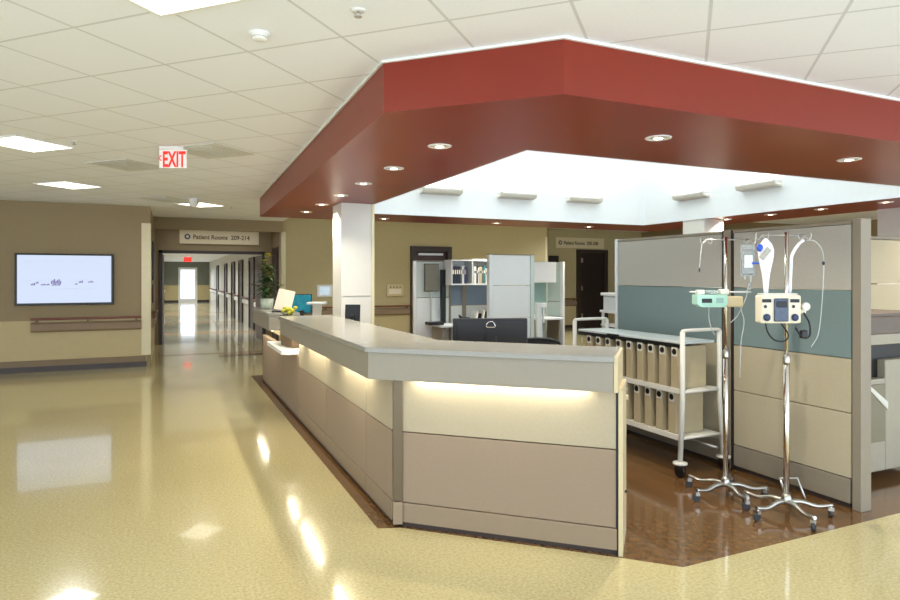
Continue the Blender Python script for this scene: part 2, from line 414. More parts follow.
# portal wall
b = MB(); b.box(-.45, -.22, 15.87, 15.97, 0, H); b.box(2.16, 2.45, 15.87, 15.97, 0, H); b.box(-.22, 2.16, 15.87, 15.97, 2.18, H)
struct(b, 'wall_portal', 'tan')
b = MB(); b.box(-.22, -.14, 15.84, 16.0, 0, 2.18); b.box(2.08, 2.16, 15.84, 16.0, 0, 2.18); b.box(-.22, 2.16, 15.84, 16.0, 2.11, 2.18)
struct(b, 'trim_7', 'doorframe', label='dark frame around the corridor opening')
# corridor walls
for sgn, x0, x1, nm in ((1, 2.3, 2.45, 'wall_corridor_right'), (-1, -.45, -.3, 'wall_corridor_left')):
    b = MB(); b.box(x0, x1, 15.97, 42, .9, 2.5, 'corridor_wall'); b.box(x0, x1, 15.97, 42, 0, .9, 'corridor_wall'); struct(b, nm)
b = MB()
b.box(-.3, .52, 42, 42.15, 1.05, 2.5, 'grey_wall'); b.box(-.3, .52, 42, 42.15, 0, 1.05, 'wainscot'); b.box(1.6, 2.3, 42, 42.15, 1.05, 2.5, 'grey_wall'); b.box(1.6, 2.3, 42, 42.15, 0, 1.05, 'wainscot'); b.box(.52, 1.6, 42, 42.15, 2.15, 2.5, 'grey_wall')
struct(b, 'wall_corridor_end')
b = MB(); b.box(-.3, .52, 41.96, 42, 0, .12); b.box(1.6, 2.3, 41.96, 42, 0, .12); struct(b, 'baseboard_corridor', 'dark_base')
dr = MB(); 
dr.box(.52, .66, 42, 42.08, 0, 2.15); dr.box(1.46, 1.6, 42, 42.08, 0, 2.15); dr.box(.66, 1.46, 42, 42.08, 2.0, 2.15); dr.box(.66, 1.46, 42, 42.08, 0, .22)
d1 = struct(dr, 'door_1', 'white', label='white framed glass door at the corridor end')
g = MB(); g.box(.66, 1.46, 42.03, 42.045, .22, 2.0); g.build('pane', 'glass', d1)

# corridor leaves and doors
def leaf_door(name_n, x, y, rz, h, wd, lab, m='maroon', kind='structure'):
    o = MB().box(0, wd, -.022, .022, .01, h, m).build('door_%d' % name_n, None, None, (x, y, 0), rz)
    o['kind'] = kind; o['label'] = lab
    hb = MB(); hb.tube([(wd-.08, -.03, 1.0), (wd-.08, -.07, 1.0), (wd-.2, -.07, 1.0)], .011, 'steel'); hb.build('door_handle', None, o)
    return o
leaf_door(2, -.17, 16.02, R(88), 2.1, 1.05, 'maroon door leaf folded open on the left of the corridor')
leaf_door(3, 2.11, 16.02, R(91), 2.1, 1.05, 'maroon door leaf folded open on the right of the corridor')
n = 4
for y in (19.0, 22.2, 25.0, 28.5, 33.5):
    o = MB(); o.box(2.24, 2.3, y, y+.1, 0, 2.15, 'doorframe'); o.box(2.24, 2.3, y+1.15, y+1.25, 0, 2.15, 'doorframe'); o.box(2.24, 2.3, y+.1, y+1.15, 2.06, 2.15, 'doorframe'); o.box(2.27, 2.3, y+.1, y+1.15, 0, 2.06, 'darkdoor')
    o = o.build('door_%d' % n); o['kind'] = 'structure'; MB().tube([(2.26, y+.2, 1), (2.22, y+.2, 1), (2.22, y+.32, 1)], .012, 'steel').build('door_handle', None, o); n += 1
for y in (19.5, 24, 29.5):
    o = MB(); o.box(-.3, -.24, y, y+.1, 0, 2.15, 'doorframe'); o.box(-.3, -.24, y+1.15, y+1.25, 0, 2.15, 'doorframe'); o.box(-.3, -.24, y+.1, y+1.15, 2.06, 2.15, 'doorframe'); o.box(-.3, -.27, y+.1, y+1.15, 0, 2.06, 'darkdoor')
    o = o.build('door_%d' % n); o['kind'] = 'structure'; MB().tube([(-.26, y+.2, 1), (-.22, y+.2, 1), (-.22, y+.32, 1)], .012, 'steel').build('door_handle', None, o); n += 1

# back wall with door
b = MB()
def wseg(b, x0, x1, y, top='tan_olive', low='wainscot', z0=0): b.box(x0, x1, y, y+.15, max(.8, z0), HB, top); (b.box(x0, x1, y, y+.15, z0, .8, low) if z0 < .8 else None)
wseg(b, 2.3, 5.46, 14.4); wseg(b, 6.44, 9.36, 14.4); b.box(5.46, 6.44, 14.4, 14.55, 2.26, HB, 'tan_olive')
struct(b, 'wall_back')
b = MB(); b.box(2.3, 5.4, 14.37, 14.4, 0, .1); b.box(6.5, 9.36, 14.37, 14.4, 0, .1); struct(b, 'baseboard_back', 'dark_base')
b = MB(); b.box(5.40, 5.52, 14.34, 14.5, 0, 2.32, 'doorframe'); b.box(6.38, 6.50, 14.34, 14.5, 0, 2.32, 'doorframe'); b.box(5.52, 6.38, 14.34, 14.5, 2.2, 2.32, 'doorframe'); b.box(5.52, 6.38, 14.45, 14.5, 0, 2.2, 'maroon')
o = struct(b, 'door_%d' % n, label='maroon door with dark frame in the olive back wall'); n += 1
MB().box(5.62, 6.28, 14.40, 14.449, 2.1, 2.15, 'steel').build('door_closer', None, o)
b = MB(); b.box(2.3, 2.45, 14.55, 15.87, .84, H, 'tan'); b.box(2.3, 2.45, 14.55, 15.87, 0, .84, 'wainscot'); struct(b, 'wall_vestibule_right')
b = MB(); b.box(2.2, 2.299, 10.1, 14.4, H+.001, HB); struct(b, 'trim_10', 'tan_olive', label='small step up to the hall ceiling')
b = MB(); b.box(2.288, 2.299, 14.387, 14.52, .2, 2.58); b.box(2.288, 2.40, 14.387, 14.399, .2, 2.58); struct(b, 'trim_8', 'cream_guard', label='cream corner guard right of the corridor mouth')
b = MB(); b.box(9.30, 9.372, 14.387, 14.399, .2, 2.65); b.box(9.361, 9.373, 14.387, 14.5, .2, 2.65); struct(b, 'trim_9', 'cream_guard', label='cream corner guard beside the right hall recess')
# vestibule right closed door (dark panel)
b = MB(); b.box(2.27, 2.3, 14.75, 15.6, 0, 2.25, 'doorframe'); b.box(2.262, 2.27, 14.83, 15.52, 0, 2.17, 'maroon'); o = struct(b, 'door_%d' % n, label='maroon door on the right side of the corridor mouth'); n += 1
MB().tube([(2.262, 14.92, 1), (2.22, 14.92, 1), (2.22, 15.04, 1)], .011, 'steel').build('door_handle', None, o)
# recess at the right
b = MB(); b.box(9.36, 9.5, 14.55, 15.87, 0, HB, 'tan'); struct(b, 'wall_recess_left')
b = MB(); b.box(9.36, 11.43, 15.87, 16.0, .8, HB, 'tan_olive'); b.box(9.36, 11.43, 15.87, 16.0, 0, .8, 'wainscot'); b.box(12.5, 14, 15.87, 16, .8, HB, 'tan_olive'); b.box(12.5, 14, 15.87, 16, 0, .8, 'wainscot'); b.box(11.43, 12.5, 15.87, 16, 2.4, HB, 'tan_olive')
struct(b, 'wall_recess_back')
b = MB(); b.box(11.37, 11.5, 15.8, 15.95, 0, 2.4, 'doorframe'); b.box(12.4, 12.52, 15.8, 15.95, 0, 2.4, 'doorframe'); b.box(11.5, 12.4, 15.8, 15.95, 2.32, 2.4, 'doorframe'); b.box(11.5, 12.4, 15.86, 15.92, 0, 2.32, 'darkdoor')
o = struct(b, 'door_%d' % n, label='tall dark brown door in the recess under the right sign'); n += 1
for z in (.3, 1.15, 2.0): MB().box(11.52, 11.6, 15.84, 15.859, z, z+.14, 'steel').build('hinge', None, o)
b = MB(); b.box(9.75, 10.7, 15.82, 15.869, 0, 2.2, 'darkdoor'); o = struct(b, 'door_%d' % n, label='dark door partly hidden at the left of the right recess'); n += 1
b = MB(); b.box(9.5, 11.37, 15.84, 15.87, 0, .1); b.box(12.52, 14, 15.84, 15.87, 0, .1); struct(b, 'baseboard_recess', 'dark_base')
b = MB(); b.box(13.9, 14, -2.5, 16, .9, HB+.05, 'tan'); b.box(13.9, 14, -2.5, 15.87, 0, .9, 'wainscot'); struct(b, 'wall_right')
b = MB(); b.box(-9, -8.9, 5.5, 12.15, .9, H, 'tan'); b.box(-9, -8.9, 5.5, 12.15, 0, .9, 'wainscot'); struct(b, 'wall_far_left')

# columns
b = MB(); b.box(1.98, 2.40, 7.75, 8.2, 0, 2.498, 'column'); o = struct(b, 'column', label='square white column standing inside the counter')
MB().box(2.37, 2.41, 7.735, 7.749, 0, 2.498, 'cream_guard').build('corner_guard', None, o)
MB().box(2.0, 2.365, 7.742, 7.749, 1.315, 1.32, 'p_frame').build('joint', None, o)
b = MB(); b.box(7.86, 8.28, 7.5, 7.96, 0, 2.498, 'column'); o = struct(b, 'column', label='square white column behind the tall partition')
b = MB(); b.box(9.0, 9.3, 5.2, 5.5, 0, H, 'column'); struct(b, 'column', label='pale column far right behind the beige panel')

# ================================================================== RECEPTION COUNTER
def corner_front(s0, k):   # point on the line x+y=s0 with (x) = k
    return (k, s0-k)
cnt = empty('reception_counter', (1.14, 3.86, 0), 0, 'long raised grey counter bending round the corner of the nurse station', 'counter')
def P2(x, y): return (x-1.14, y-3.86)
S0 = 5.0; S1 = 5.72; YE = 7.2
AF = R(-42.6); CF = Vector((math.cos(AF), math.sin(AF))); NF = Vector((-CF.y, CF.x))   # along and inward normal of the front
OF = Vector((1.17, 3.76))
def F(k, d): p = OF+CF*k+NF*d; return P2(p.x, p.y)
ZT = 1.12; ZB = .92
MB().prism([P2(1.12, 3.80), F(-.0, -.018), F(1.455, -.018), F(1.46, .50), P2(1.72, 4.02), P2(1.72, YE), P2(1.12, YE)], ZT-.032, ZT, 'counter', bev=.004).build('countertop', None, cnt)
b = MB()
b.prism([P2(1.14, 3.79), P2(1.165, 3.80), P2(1.165, YE), P2(1.14, YE)], ZB, ZT-.033)
b.prism([P2(1.14, 3.79), F(0, 0), F(1.45, 0), F(1.45, .02), F(.01, .02), P2(1.165, 3.80)], ZB, ZT-.033)
b.build('fascia', 'fascia', cnt)
MB().prism([F(1.452, .0), F(1.475, .0), F(1.475, .50), F(1.452, .50)], ZB, ZT-.002, 'cream', bev=.003).build('end_panel', None, cnt)['label'] = 'cream end board of the raised top'
b = MB(); b.box(1.168-1.14, 1.27-1.14, YE-.03-3.86, YE-3.86, ZB, ZT-.033); b.prism([P2(1.27, YE-.02), P2(1.27, YE), P2(1.7, YE), P2(1.7, YE-.02)], ZB+.03, ZT-.033); b.build('end_panel', 'fascia', cnt)
b = MB(); b.prism([P2(1.168, 3.83), P2(1.36, 3.86), P2(1.36, YE-.03), P2(1.168, YE-.03)], ZB+.035, ZB+.05); b.prism([F(.03, .022), F(1.44, .022), F(1.44, .16), F(.16, .16)], ZB+.035, ZB+.05); b.build('soffit_board', 'cream', cnt)
SEG = ((4.15, 4.95), (5.45, 6.3), (6.6, 7.05))
for y0, y1 in SEG:
    MB().box(1.19-1.14, 1.215-1.14, y0-3.86, y1-3.86, ZB+.02, ZB+.034).build('strip_light', 'led', cnt)['label'] = 'lit strip under the long side'
    area('side_strip_lamp', (1.225, (y0+y1)/2, ZB+.015), (0, R(10), 0), .03, y1-y0, 5.2*(y1-y0), (1, .92, .76))
MB().prism([F(.25, .024), F(1.3, .024), F(1.3, .036), F(.25, .036)], ZB+.02, ZB+.034, 'led').build('strip_light', None, cnt)['label'] = 'lit strip under the front'
q = OF+CF*.78+NF*.031; area('front_strip_lamp', (q.x, q.y, ZB+.015), (R(0), 0, AF), 1.05, .012, 4.2, (1, .92, .76))

# panel modules of the long side: parts of the counter, their tiles sub-parts
def panel(x, y, rz, L, x0=0, zlow=.59, zt=ZB+.03, tall=True, z0=.155):
    lx, ly = P2(x, y)
    if rz:  # front run, along local x
        A = lambda z0_, z1_, d=0.0: (x0, L, d, .06, z0_, z1_)
    else:
        A = lambda z0_, z1_, d=0.0: (d, .06, 0, L, z0_, z1_)
    o = MB().box(*A(z0, zlow), bev=.003).build('lower_panel', 'fab_low', cnt, (lx, ly, 0), rz)
    if tall:
        u = MB().box(*A(zlow+.006, zt), bev=.003).build('upper_panel', 'fab_up', o); u['label'] = 'pale upper tile'
        MB().box(*A(.03, z0-.005, -.004), bev=.003).build('kick_panel', 'base_panel', o)
    MB().box(*A(0, .03, .015)).build('foot_rail', 'dark_base', o)
    return o
for y0, y1 in ((3.74, 4.31), (4.31, 5.55), (5.55, 6.83)): panel(1.28, y0, 0, y1-y0-.008)
for y0, y1 in ((6.83, 7.94), (7.94, 9.7)): panel(1.28, y0, 0, y1-y0-.008, zlow=.70, tall=False, z0=.03)
panel(1.318, 3.697, AF, 1.315, .0)
o = MB().box(-.028, .028, -.02, .03, .165, .93, bev=.003).build('corner_post', 'bronze', cnt, (1.305-1.14, 3.70-3.86, 0), R(-20)); o['label'] = 'bronze post at the near corner'
MB().box(-.03, .03, -.024, .03, .02, .16, bev=.003).build('base_cover', 'base_panel', o)
lx, ly = P2(2.287, 2.805)
o = MB().box(.006, .03, -.005, .40, .0, .93, bev=.002).build('end_return', 'cream', cnt, (lx, ly, 0), AF); o['label'] = 'cream return panel closing the right end'
MB().box(-.008, .004, -.002, .06, .0, .93).build('reveal', 'black', o)
MB().cyl((0, 0, 0), .008, .031, .045, 'black', axis='x').build('cable_grommet', None, o).location = (0, .2, .3)
# desk inside the station
t = empty('work_desk', (1.36, 3.86, 0), 0, 'pale L shaped desk inside the station, one corner peeking out beyond the counter end', 'desk')
MB().prism([(0, 0), (.92, -.92), (1.2, -.66), (1.34, -.66), (1.42, -.44), (1.42, .89), (.92, .89), (.92, 3.0), (0, 3.0)], .77, .80, 'cream', bev=.003).build('top', None, t)
for x_, y_ in ((.05, .2), (.05, 2.9), (.84, 2.9), (1.3, -.5), (1.34, .8)): MB().box(x_, x_+.04, y_, y_+.04, 0, .77).build('leg', 'p_frame', t)

# low writing shelf
t = empty('low_counter', (1.3, 6.95, 0), 0, 'low white writing shelf between the two raised counter tops', 'counter')
MB().prism([(-.18, .06), (-.12, 0), (.5, 0), (.5, 1.15), (-.18, 1.15)], .705, .75, 'white', bev=.006).build('top', None, t)
MB().box(.05, .09, .05, 1.1, 0, .70).build('support', 'p_frame', t)
# far raised counter
t = empty('far_counter', (1.14, 8.15, 0), 0, 'short grey raised counter top at the far end holding the tall plant', 'counter')
MB().box(0, .4, 0, 1.6, 1.065, 1.1, bev=.004).build('countertop', 'counter', t)
b = MB(); b.box(.01, .03, .01, 1.6, .88, 1.064); b.box(.01, .4, .005, .025, .88, 1.064); b.build('fascia', 'fascia', t)
MB().box(.25, .31, .1, 1.5, .752, 1.064).build('support', 'cream', t)
b = MB(); b.box(.06, .085, .1, 1.5, .866, .879); b.build('strip_light', 'led', t)
area('far_strip_lamp', (1.21, 8.95, .862), (0, 0, 0), .02, 1.2, 4, (1, .92, .76))
t = empty('work_desk', (1.5, 8.3, 0), 0, 'short pale desk behind the far raised counter', 'desk')
MB().box(0, .9, 0, 1.4, .71, .74, bev=.004).build('top', 'fascia', t)
for yy in (.05, 1.3): MB().box(.3, .85, yy, yy+.03, 0, .71).build('leg', 'p_frame', t)

# ================================================================== FRONT MONITOR AND CHAIR
t = empty('computer_monitor', (2.34, 4.42, .80), R(-21), 'large black monitor seen from behind with a silver emblem, above the front counter', 'monitor')
b = MB(); b.box(-.3, .3, 0, .03, .11, .43, 'black', bev=.008); b.prof([(-.24, .14), (.24, .14), (.27, .40), (-.27, .40)], 'y', -.018, .0, 'black'); b.build('housing', None, t)
MB().box(-.285, .285, .03, .034, .125, .415).build('screen', 'slate', t)
MB().box(-.045, .045, -.035, -.012, .02, .30, bev=.006).build('neck', 'black', t)
MB().lathe([(.13, 0), (.13, .012), (.03, .02)], (0, 0, 0), 24, 'black').build('base', None, t)
# emblem: rounded trapezoid outline with an open top ring
em = [(-.038, -.018), (-.03, -.024), (.03, -.024), (.038, -.018), (.028, .006), (.014, .02), (-.014, .02), (-.028, .006)]
MB().tube([(x, -.021, .385+z) for x, z in em], .0042, closed=True).build('emblem', 'chrome', t)

t = empty('office_chair', (3.16, 4.95, -.0), R(160), 'black mesh office chair showing only its rounded top behind the counter', 'chair')
arc = [(-.23, .5), (-.25, .7), (-.235, .89), (-.19, .94), (-.08, .96), (.08, .96), (.19, .94), (.235, .89), (.25, .7), (.23, .5)]
MB().tube(bez([(x, -.24, z) for x, z in arc], 5), .014).build('back_frame', 'black', t)
b = MB(); b.prof([(-.23, .5), (.23, .5), (.245, .7), (.225, .88), (.18, .93), (.08, .95), (-.08, .95), (-.18, .93), (-.225, .88), (-.245, .7)], 'y', -.245, -.235); b.build('backrest', 'blackmesh', t)
MB().box(-.25, .25, -.22, .26, .43, .5, bev=.025).build('seat', 'blackmesh', t)
MB().cyl((0, 0, 0), .03, .1, .43, 'darkgrey').build('gas_column', None, t)
for s in (-1, 1):
    MB().tube([(s*.27, .0, .45), (s*.3, 0, .62), (s*.3, .1, .66), (s*.3, -.12, .66)], .014).build('armrest', 'black', t)
for k in range(5):
    a = k*2*PI/5
    l = MB().tube([(0, 0, .1), (.29*math.cos(a), .29*math.sin(a), .075)], .018).build('leg', 'darkgrey', t)
    MB().cyl((.29*math.cos(a), .29*math.sin(a), .03), .03, -.02, .02, 'black', axis='x').build('caster', None, l)

# small dark monitor by the column
t = empty('computer_monitor', (1.83, 6.72, .80), R(-28), 'small dark monitor tilted in front of the white column', 'monitor')
b = MB(); b.T = Matrix.Rotation(R(-8), 4, 'X'); b.box(-.085, .085, 0, .025, .25, .46, bev=.006); b.build('housing', 'black', t)
MB().box(-.02, .02, .0, .02, .01, .34).build('neck', 'black', t); MB().box(-.08, .08, -.06, .06, 0, .012, bev=.003).build('base', 'black', t)
t = empty('desk_phone', (1.92, 6.4, .80), R(-20), 'low black device at the foot of the white column', 'phone')
MB().prof([(-.1, 0), (.1, 0), (.1, .24), (-.1, .20)], 'x', -.12, .12, 'black').build('body', None, t); MB().box(-.11, -.06, -.09, .09, .235, .27, bev=.01).build('handset', 'black', t)

# ================================================================== THINGS ON THE FAR COUNTER
def plant():
    t = empty('potted_plant', (1.28, 9.25, 1.1), 0, 'tall potted plant with yellow flowers on the far raised counter', 'plant')
    MB().lathe([(0, 0), (.06, 0), (.085, .02), (.095, .15), (.088, .15), (.08, .13), (0, .13)], (0, 0, 0), 20, 'pot').build('pot', None, t)
    st = MB(); lf = MB(); fl = MB()
    st.tube(bez([(0, 0, .12), (.01, .0, .35), (-.01, .01, .58), (-.03, .0, .78)]), .008)
    for k in range(110):
        z = .17+.46*random.random(); a = random.random()*2*PI; e = random.uniform(.0, .9)
        lf.leaf((0.01*math.cos(a), .01*math.sin(a), z), (math.cos(a), math.sin(a), e), (0, 0, 1), random.uniform(.12, .22)*(1.15-z*.7), random.uniform(.045, .075), droop=.45)
    for sx in (-1, 1):
        st.tube(bez([(0, 0, .2), (sx*.12, .03, .33), (sx*.22, .02, .36)]), .005)
        for k in range(8): lf.leaf((sx*(.1+.015*k), .03, .33), (random.uniform(-1, 1), random.uniform(-1, 1), .4), (0, 0, 1), .09, .03)
    for k in range(26):
        z = .38+.42*random.random(); a = random.random()*2*PI; r = .05*(1.2-z)+.02
        for j in range(4): fl.leaf((r*math.cos(a), r*math.sin(a), z), (math.cos(a+j*1.5), math.sin(a+j*1.5), .5), (0, 0, 1), .055, .036)
    st.build('stem', 'stem', t); lf.build('foliage', 'leaf', t); fl.build('flowers', 'yellow', t)
plant()
t = empty('flower_vase', (1.30, 7.85, .75), 0, 'small vase of yellow green flowers on the low white shelf', 'flowers'); t.scale = (1.15, 1.15, 1.1)
MB().lathe([(0, 0), (.03, 0), (.045, .06), (.03, .14), (.035, .17), (.02, .17), (0, .1)], (0, 0, 0), 16, 'pot').build('vase', None, t)
lf = MB(); fl = MB(); st = MB()
for k in range(40):
    a = random.random()*2*PI; z = .16+.16*random.random(); lf.leaf((0, 0, z), (math.cos(a), math.sin(a), random.uniform(-.2, .9)), (0, 0, 1), random.uniform(.07, .12), .035)
for k in range(14):
    a = random.random()*2*PI; r = .08*random.random(); p = (.04+r*math.cos(a), r*math.sin(a), .33+.06*random.random()); st.tube([(0, 0, .15), p], .003); MB()._ell(p, .024, .024, .02, None, 8).build('flower', 'yellow', t)
st.build('stem', 'stem', t); lf.build('foliage', 'leaf', t)
t = empty('storage_box', (1.30, 7.45, .75), R(8), 'brown wedge shaped box on the low white shelf', 'box')
b = MB(); b.prof([(-.22, 0), (.2, 0), (.26, .15), (-.16, .15)], 'x', -.05, .09, 'brownbox'); b.build('body', None, t)
t = empty('sign_holder', (1.36, 8.42, 1.1), R(-22), 'cream document board leaning on a dark stand on the far counter', 'sign holder')
b = MB(); b.T = Matrix.Rotation(R(12), 4, 'Y') @ Matrix.Rotation(R(-14), 4, 'X'); b.prism([(-.12, 0), (.10, 0), (.10, .01), (-.12, .01)], .02, .30, 'paper'); b.build('board', None, t)
MB().box(-.13, .12, -.04, .10, 0, .015, bev=.003).build('stand', 'black', t)
b = MB(); b.T = Matrix.Rotation(R(-14), 4, 'X'); b.box(-.02, .0, .011, .02, .0, .25); b.build('brace', 'darkgrey', t)
t = empty('computer_monitor', (1.72, 9.0, .74), R(-26), 'monitor with bright teal screen behind the far counter', 'monitor')
b = MB(); b.T = Matrix.Rotation(R(-8), 4, 'X'); b.box(-.16, .13, 0, .02, .30, .58, bev=.004); b.build('housing', 'black', t)
b = MB(); b.T = Matrix.Rotation(R(-8), 4, 'X'); b.box(-.15, .12, -.003, -.0005, .312, .568); b.build('screen', 'teal_screen', t)
MB().box(-.03, .03, .0, .03, .01, .34).build('neck', 'darkgrey', t); MB().box(-.1, .1, -.08, .08, 0, .012, bev=.003).build('base', 'darkgrey', t)
t = empty('paper_tray', (1.88, 8.75, .74), R(-20), 'pale blue raised tray beside the teal screen monitor', 'tray')
MB().box(-.12, .14, -.1, .1, .44, .47, bev=.004).build('tray', 'cart_top', t)
MB().prof([(-.05, .0), (.04, .0), (.08, .44), (-.05, .44)], 'y', -.02, .02, 'offwhite').build('support', None, t)

# ================================================================== TALL PARTITION
XP = 4.18
t = empty('tall_partition', (XP, 2.66, 0), 0, 'tall grey, teal and beige fabric partition running behind the cart and drip stands', 'partition')
for y0, y1 in ((2.72, 3.69), (3.80, 5.12)):
    y0 -= 2.66; y1 -= 2.66
    for z0, z1, m in ((1.475, 1.915, 'p_grey'), (1.012, 1.47, 'p_teal'), (.645, 1.007, 'p_beige'), (.205, .64, 'p_beige')):
        o = MB().box(0, .09, y0+.006, y1-.006, z0, z1, bev=.004).build('fabric_tile', m, t)
        o['label'] = {'p_grey': 'warm grey tile at the top', 'p_teal': 'teal tile', 'p_beige': 'beige tile'}[m]
    MB().box(-.006, .09, y0+.01, y1-.01, .035, .2, bev=.003).build('base_cover', 'p_frame', t)
    MB().box(.01, .08, y0+.02, y1-.02, 0, .035).build('foot_rail', 'dark_base', t)
    MB().box(-.003, .093, y0, y1, 1.917, 1.94, bev=.002).build('top_cap', 'p_frame', t)
MB().box(-.002, .092, 1.033, 1.137, 0, 1.943, 'doorframe').build('post_reveal', None, t)
MB().box(-.007, .097, 1.05, 1.12, 0, 1.945, 'p_frame', bev=.002).build('post', None, t)
MB().box(-.006, .1, -.005, .055, 0, 1.95, 'p_frame', bev=.004).build('post', None, t)
MB().box(-.004, .094, 2.465, 2.505, 0, 1.945, 'pale_white', bev=.004).build('post', None, t)['label'] = 'pale far end post'
# beige panel behind
t = empty('beige_partition', (4.4, 3.7, 0), 0, 'beige partition seen past the right edge of the tall partition', 'partition')
for z0, z1 in ((1.5, 1.91), (.8, 1.49), (.05, .79)): MB().box(0, 2.9, 0, .08, z0, z1, bev=.004).build('fabric_tile', 'p_beige', t)
MB().box(0, 2.9, -.004, .084, 1.915, 1.94).build('top_cap', 'p_frame', t); MB().box(0, 2.9, .01, .07, 0, .045).build('foot_rail', 'dark_base', t)

# copier
t = empty('copier', (4.72, 3.02, 0), 0, 'grey beige copier with brown lid half hidden behind the partition at the right edge', 'copier')
b = MB(); b.box(0, .32, .0, .58, .07, .78, bev=.01); b.box(.32, .9, .0, .58, .07, .92, bev=.01); b.build('body', 'copier', t)
MB().box(.06, .3, -.012, 0, .3, .74, bev=.004).build('door', 'recess', t)
MB().prof([(.03, .76), (.07, .76), (.32, .60), (.32, .54)], 'y', -.02, -.013, 'offwhite').build('brace', None, t)
MB().box(.05, .9, .06, .55, .78, 1.04).build('output_bay', 'black', t)
MB().box(0, .9, .0, .58, 1.04, 1.12, bev=.006).build('control_band', 'copier', t)
b = MB(); b.box(0, .9, .0, .58, 1.12, 1.25, bev=.008); b.box(.02, .88, .02, .5, 1.25, 1.28, bev=.006); b.build('lid', 'scan', t)
for x in (.06, .82):
    for y in (.05, .5): MB().cyl((x, y, .035), .035, -.015, .015, 'black', axis='x').build('caster', None, t)

# ================================================================== BINDER CART
t = empty('binder_cart', (3.65, 3.7, 0), 0, 'white wheeled cart with two shelves of tan binders in front of the partition', 'cart')
CW, CL = .39, 1.42
MB().box(.02, CW-.02, .03, CL-.03, 1.03, 1.05, bev=.004).build('top', 'cart_top', t)
b = MB(); b.box(.02, .035, .03, CL-.03, .995, 1.029); b.build('dark_rail', 'black', t)
for z in (.655, .29):
    b = MB(); b.box(.0, CW, .02, CL-.02, z, z+.018, bev=.003); b.box(-.012, .004, .02, CL-.02, z-.012, z+.028); b.build('shelf', 'offwhite', t)
MB().box(-.003, .019, .78, .92, 1.033, 1.045).build('name_plate', 'black', t)
for yy in (0, CL):
    for xx, sp in ((.0, -.025), (CW, .045)):
        l = MB().tube([(xx+sp, yy, .12), (xx, yy, .6), (xx, yy, 1.13)], .02).build('leg', 'offwhite', t)
        MB().lathe([(.055, .105), (.055, .118), (.02, .125)], (xx+sp, yy, 0), 20, 'offwhite').build('bumper_disc', None, l)
        c = MB(); c.cyl((xx+sp, yy, .05), .048, -.014, .014, 'black', axis='x'); c.box(xx+sp-.022, xx+sp+.022, yy-.02, yy+.02, .07, .106, 'darkgrey'); c.build('caster', None, l)
    MB().tube(bez([(.0, yy, 1.12), (.03, yy, 1.14), (CW-.03, yy, 1.14), (CW, yy, 1.12)], 4), .014).build('handle', 'offwhite', t)
    MB().tube([(0, yy, .66), (CW, yy, .66)], .012).build('cross_bar', 'offwhite', t)
    MB().tube([(0, yy, .3), (CW, yy, .3)], .012).build('cross_bar', 'offwhite', t)
MB().tube([(CW-.02, 0, .19), (CW-.02, CL, .19)], .012).build('lower_bar', 'steel', t)

def binder(y, z, first=[None]):
    pass
bp = empty('binder', (0, 0, 0), 0, 'x', 'binder', 'tan binders on the wheeled cart')
MB().box(0, .30, 0, .075, 0, .335, bev=.003).build('cover', 'ivory_binder', bp)
b = MB(); b.box(.03, .295, .0755, .092, .01, .32); b.build('side_flap', 'binder_side', bp)
lb = MB().box(-.002, 0, .008, .066, .255, .325).build('spine_label', 'offwhite', bp)
MB().lathe([(.024, 0), (.024, .002)], (-.004, .037, .292), 16, 'black', axis='x').build('disc', None, lb)
ords = ['first', 'second', 'third', 'fourth', 'fifth', 'sixth', 'seventh', 'eighth', 'ninth', 'tenth']
first = True
for row, (z, ys) in enumerate(((.674, [3.77, 3.905, 4.04, 4.17, 4.31, 4.45, 4.6, 4.74, 4.88]), (.309, [3.80, 3.94, 4.075, 4.21, 4.36]))):
    for i, y in enumerate(ys):
        lab = 'tan binder with black disc label, %s from the near end of the %s shelf' % (ords[i], ('upper', 'lower')[row])
        if first: bp.location = (3.67, y, z); bp['label'] = lab; first = False
        else: copy_tree(bp, lab, (3.67, y, z))

# ================================================================== DRIP STANDS
def drip_stand(loc, h, rz, lab, hooks, legrot=0):
    t = empty('drip_stand', loc, rz, lab, 'drip stand', 'wheeled steel drip stands')
    MB().tube([(0, 0, .09), (0, 0, h*.55)], .019).build('pole', 'chrome', t)
    MB().tube([(0, 0, h*.55), (0, 0, h)], .013).build('pole', 'chrome', t)
    MB().lathe([(.03, .075), (.035, .09), (.03, .12), (.02, .14)], (0, 0, 0), 16, 'steel').build('hub', None, t)
    MB().lathe([(.021, h*.55-.03), (.022, h*.55-.02), (.022, h*.55+.02), (.014, h*.55+.03)], (0, 0, 0), 14, 'steel').build('collar', None, t)
    for k in range(5):
        a = legrot+k*2*PI/5; ca_, sa_ = math.cos(a), math.sin(a)
        l = MB(); 
        pts = bez([(0, 0, .085), (.09*ca_, .09*sa_, .09), (.18*ca_, .18*sa_, .068), (.275*ca_, .275*sa_, .082)], 4)
        l.tube(pts, [.019-.007*i/(len(pts)-1) for i in range(len(pts))], n=8)
        l = l.build('leg', 'steel', t)
        c = MB(); c.T = Matrix.Translation((.265*ca_, .265*sa_, 0)) @ Matrix.Rotation(random.random()*6, 4, 'Z')
        c.cyl((0, .008, .027), .026, -.010, .010, 'darkgrey', axis='x'); c.cyl((0, 0, 0), .008, .045, .078, 'chrome'); c.box(-.017, .017, -.012, .016, .045, .068, 'steel'); c.build('caster', None, l)
    b = MB(); x0, x1 = hooks
    b.tube([(x0, 0, h-.02), (x1, 0, h-.02)], .005)
    b.build('cross_bar', 'steel', t)
    for x in (x0, x1):
        for s in (-1, 1):
            MB().tube(bez([(x, 0, h-.02), (x+s*.015, .0, h-.04), (x+s*.032, 0, h-.05), (x+s*.042, 0, h-.025), (x+s*.038, 0, h-.005)], 4), .0035).build('hook', 'steel', t)
    return t
CR = R(-24.2)
